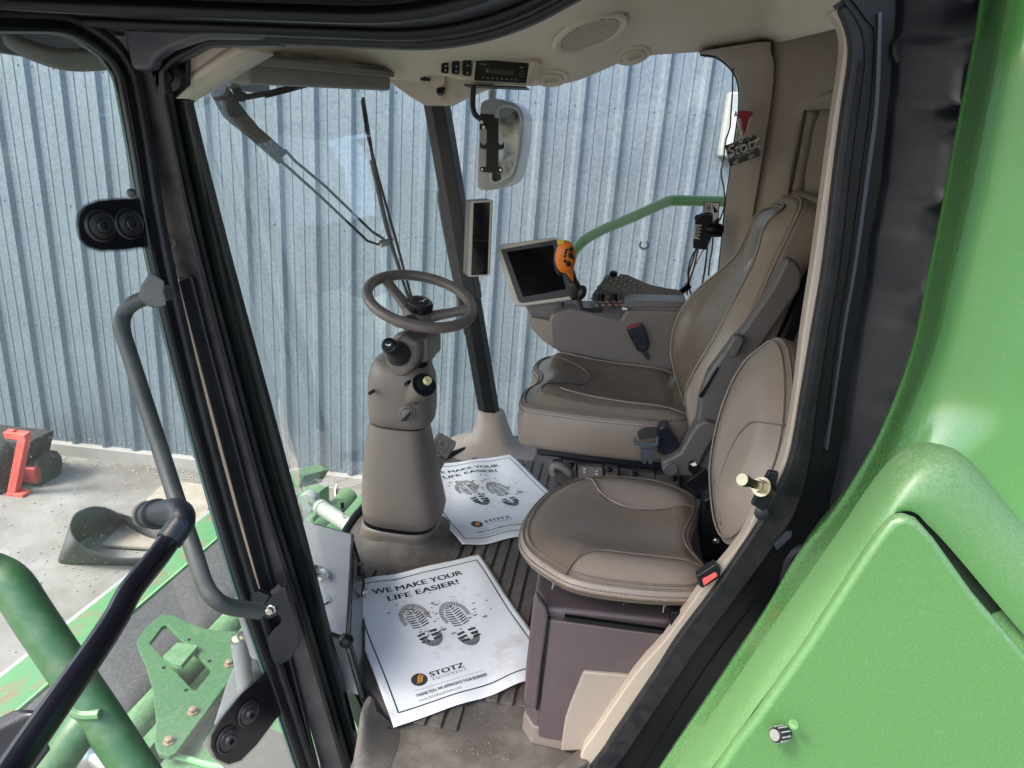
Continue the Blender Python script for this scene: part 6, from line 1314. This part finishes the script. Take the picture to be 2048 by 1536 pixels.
    sole(.365, .45, R(6), -1, 'sole_print'); sole(.62, .52, R(8), 1, 'sole_print')
    return o
p1 = [P(*a, z=.0105) for a in ((702, 1181), (953, 1121), (1090, 1333), (797, 1427))]
paper(*p1, .009, 'muddy printed paper floor mat nearest the door, beside the plum brown seat cabinet', .011, .7, lambda u, v: .03 * max(0, u - .86) ** 1.0 * max(0, v - .55) * 4)
btl = P(929, 1083, z=.0105); u_ = V(.83, .556, 0); v_ = V(.556, -.83, 0); w_, h_ = .403, .523
tr2 = P(1018, 918, z=0)
bl2 = btl; tl2 = bl2 - v_ * h_; br2 = bl2 + u_ * w_
paper(tl2, tl2 + u_ * w_, br2, bl2, .009, 'printed white paper floor mat between the steering column and the big seat', .012, 2.1, lambda u, v: .05 * max(0, .5 - u) ** 2 * max(0, .35 - v) * 4 + .06 * max(0, .12 - u) * max(0, v - .7))

# ================================================================== SMALL THINGS ON THE REAR POST
ha = thing('escape_hammer', 'red window escape hammer clipped to the rear corner post', 'hammer', P(1486, 250, y=2.56))
yh = 2.56
mk('head', MB().prism([P(*a, y=yh) for a in ((1474, 224), (1478, 222), (1500, 223), (1503, 226), (1500, 236), (1476, 236))], (0, -.02, 0)), REDP, ha, bevel=.003)
mk('handle', MB().prism([P(*a, y=yh) for a in ((1480, 235), (1497, 235), (1489, 268), (1485, 269))], (0, -.014, 0)), REDP, ha, bevel=.003)
for a, b in (((1474, 226), (1468, 232)), ((1502, 226), (1506, 230))): mk('point', MB().tube([P(*a, y=yh - .01), P(*b, y=yh - .01)], [.009, .003], 10), STEEL, ha)
for a, b in (((1475, 238), (1482, 268)), ((1503, 232), (1490, 268))): mk('wire_clip', MB().tube([P(*a, y=yh - .015), P(*b, y=yh - .015)], .0015, 6), STEEL, ha)
ht = thing('hang_tag', 'dark dealer air freshener card in a clear plastic sleeve hanging from the hammer', 'hang tag', P(1480, 300, y=2.5))
yt = 2.5
CARD = mat('charcoal_card', (.022, .024, .026), .55)
mk('card', MB().prism([P(*a, y=yt) for a in ((1450, 291), (1511, 269), (1521, 312), (1460, 333))], (0, .003, 0)), CARD, ht)
SLV = glass('clear_sleeve', (.94, .95, .95), dusty=.07, refl=1.5)
mk('sleeve', MB().grid(lambda u, v: (P(1424, 300, y=yt - .004).lerp(P(1517, 266, y=yt - .004), u)).lerp(P(1434, 342, y=yt - .004).lerp(P(1527, 310, y=yt - .004), u), v) + V(0, .004 * math.sin(u * 19 + v * 5) * math.cos(v * 11), 0), 20, 8), SLV, ht, ang=0)
e0, e1 = P(1454, 312, y=yt - .001), P(1514, 290, y=yt - .001); tx = (e1 - e0).normalized(); ty = V(0, -1, 0).cross(tx)
if ty.z < 0: ty = -ty
LET = mat('cream_ink', (.7, .66, .56), .6)
vs, fs = text_mesh('Stotz', .05, .0007, .18, .95); c = P(1485, 295, y=yt - .0012)
mk('lettering', MB().add([c + tx * v.x + ty * v.y for v in vs], fs), LET, ht, normals=False, ang=0)
vs, fs = text_mesh('EQUIPMENT', .0105, .0006, 0, 1.2); c = P(1490, 307.5, y=yt - .0012); m = MB().add([c + tx * v.x + ty * v.y for v in vs], fs)
vs, fs = text_mesh('SINCE 1947', .009, .0001, 0, 1.1); c = P(1489, 315.5, y=yt - .0012)
mk('lettering', m, LET, ht, normals=False, ang=0)
mk('lettering', MB().add([c + tx * v.x + ty * v.y for v in vs], fs), INKG, ht, normals=False, ang=0)
mk('string', MB().tube(cat([P(*q, y=yt - .005) for q in ((1486, 272), (1484, 282), (1479, 284), (1480, 272), (1486, 262))], 4), .0012, 5), WHITEP, ht)
mk('curl_ribbon', MB().tube(cat([P(*q, y=yt + .02) for q in ((1476, 250), (1480, 256), (1475, 258), (1473, 264))], 4), .0015, 5), WHITEP, ht)
cbm = mat('cable_black', (.012, .012, .013), .5)
mk('aerial_cable', MB().tube(cat([P(*q, y=2.62) for q in ((1466, 135), (1465, 180), (1462, 225), (1460, 255), (1452, 278), (1450, 290), (1446, 325), (1442, 345), (1448, 380), (1449, 410), (1440, 440))], 5), .0026, 6), cbm, label='thin black aerial cable running down the rear corner post', cat_='cable', ang=60)
# two way radio on the post
tw = thing('two_way_radio', 'black two way radio with a small display, clamped to the rear corner post', 'radio', P(1408, 460, y=2.6))
RO = P(1405, 460, y=2.6)
mk('body', MB().prism([P(*a, y=2.6) for a in ((1390, 440), (1398, 428), (1418, 424), (1424, 430), (1424, 470), (1412, 500), (1386, 497), (1386, 480))], (.01, .05, 0)), SATIN, tw, bevel=.004)
fcx = mk('face_plate', MB().prism([P(*a, y=2.596) for a in ((1391, 449), (1404, 450), (1400, 479), (1387, 477))], (0, .008, 0)), mat('silver_plate', (.5, .5, .48), .4), tw, bevel=.001)
mk('display', MB().prism([P(*a, y=2.594) for a in ((1393, 451), (1398.5, 452), (1394.5, 475), (1389, 474))], (0, .003, 0)), mat('lcd_green', (.2, .22, .19), .3), fcx)
for k in range(4): mk('key', MB().box(P(1401.5 - k * 1.0, 454.5 + k * 6.5, y=2.593), (.008, .004, .007)), SATIN, fcx)
mk('volume_knob', MB().lathe(P(1396, 437, y=2.6), (-.2, -1, .2), [(.012, 0), (.011, .02), (0, .02)], 14), SATIN, tw)
mk('clip', MB().box(P(1412, 432, y=2.59), (.035, .02, .012)), SATIN, tw, bevel=.002)
mk('clamp', MB().lathe(P(1432, 460, y=2.62), (-1, -.2, .1), [(.022, -.02), (.026, 0), (.022, .03), (.014, .04)], 14), SATIN, tw)
mk('clamp_arm', MB().prism([P(*a, y=2.62) for a in ((1424, 448), (1438, 434), (1440, 442), (1428, 460))], (0, .02, 0)), SATIN, tw, bevel=.003)
for L in (((1392, 497), (1386, 520), (1378, 545), (1376, 566), (1374, 590)), ((1396, 498), (1389, 530), (1381, 556), (1378, 575), (1384, 590)), ((1416, 478), (1413, 510), (1409, 540), (1404, 568)), ((1426, 470), (1424, 500), (1420, 520), (1417, 552)), ((1394, 498), (1384, 512), (1376, 542), (1377, 558))): mk('wire', MB().tube(cat([P(*q, y=2.6) for q in L], 5), .003, 6), cbm, tw, ang=60)
mk('power_wire', MB().tube(cat([P(*q, y=2.6) for q in ((1408, 498), (1396, 520), (1386, 540), (1376, 562), (1368, 570))], 5), .002, 6), REDP, tw, ang=60)
m = MB(); a, b = P(1360, 586, y=2.6), P(1380, 570, y=2.6)
mk('corrugated_sleeve', MB().tube([a.lerp(b, k / 24) for k in range(25)], [.012 if k % 2 else .0095 for k in range(25)], 10), SATIN, tw, ang=20)
lb = thing('warning_label', 'white pictogram label stuck on the side window behind the two way radio', 'label', P(1422, 425, y=2.79))
lq = ((1409, 404), (1439, 406), (1434, 452), (1405, 450))
mk('sticker', MB().prism([P(*a, y=2.795) for a in lq], (0, .001, 0)), WHITEP, lb)
m = MB()
for i in range(4):
    a, b = P(*lq[i], y=2.793), P(*lq[(i + 1) % 4], y=2.793); m.tube([a, b], .002, 4)
for a, b in (((1412, 409), (1420, 424)), ((1420, 408), (1412, 424)), ((1412, 416), (1420, 416)), ((1412, 409), (1420, 409)), ((1420, 409), (1420, 425))): m.tube([P(*a, y=2.793), P(*b, y=2.793)], .0012, 4)
m.prism([P(*a, y=2.793) for a in ((1424, 408), (1429, 414), (1434, 420), (1436, 424), (1428, 426), (1427, 418))], (0, .0008, 0))
mk('pictogram', m, SATIN, lb)
# bit of plastic stuck to the glass, small stamps on the panes
ec = [(11 * math.cos(a), 10 * math.sin(a)) for a in [R(-55 + 290 * k / 22) for k in range(23)]]
ei = [(6.5 * math.cos(a), 5.5 * math.sin(a)) for a in [R(-55 + 290 * k / 22) for k in range(23)]]
rot = lambda q: (1288 + q[0] * .95, 490 + q[1])
mk('worn_ring_decal', MB().loft([[P(*rot((x, y)), y=2.795) for x, y in ec], [P(*rot((x, y)), y=2.795) for x, y in ei]], closed=False), GREYPRINT, label='worn grey broken ring decal on the side window', cat_='decal', solid=.001)
def stamp(px, py, fn, lab, mm):
    m = MB(); o = thing('glass_stamp', lab, 'stamp', fn(px, py))
    m.add([fn(px + x, py + y) for x, y in ((-4, -8), (3, -10), (4, 2), (-3, 4))], [(0, 1, 2, 3)])
    mk('emblem', m, mm, o, normals=False)
    m = MB()
    for k in range(8): m.add([fn(px - 1 + k * .8 + x, py + 7 + k * 2.4 + y) for x, y in ((-3, 0), (5 - (k % 3), -2.5), (5 - (k % 3), -1.6), (-3, .9))], [(0, 1, 2, 3)])
    mk('print_lines', m, mm, o, normals=False)
stamp(685, 1014, lambda x, y: GP(x, y, .012), 'small black maker stamp at the lower edge of the windshield', SATIN)
stamp(1038, 838, lambda x, y: P(x, y, y=2.795), 'small dark print stamp low on the side window by the seat', GREYPRINT)
# chaff and dirt crumbs on the cab floor
m = MB()
for i in range(90):
    q = P(random.gauss(960, 60), random.gauss(1470, 40), z=0); s_ = random.uniform(.0007, .0017)
    if q.x < -.1 or q.y < 1.19: m.box(V(min(q.x, -.09), max(q.y, 1.15), s_ * .4), (s_ * 1.6, s_, s_ * .8), Matrix.Rotation(random.uniform(0, 6), 3, 'Z'))
mk('floor_crumbs', m, mat('chaff', (.3, .26, .21), .9), cab, kind='stuff')
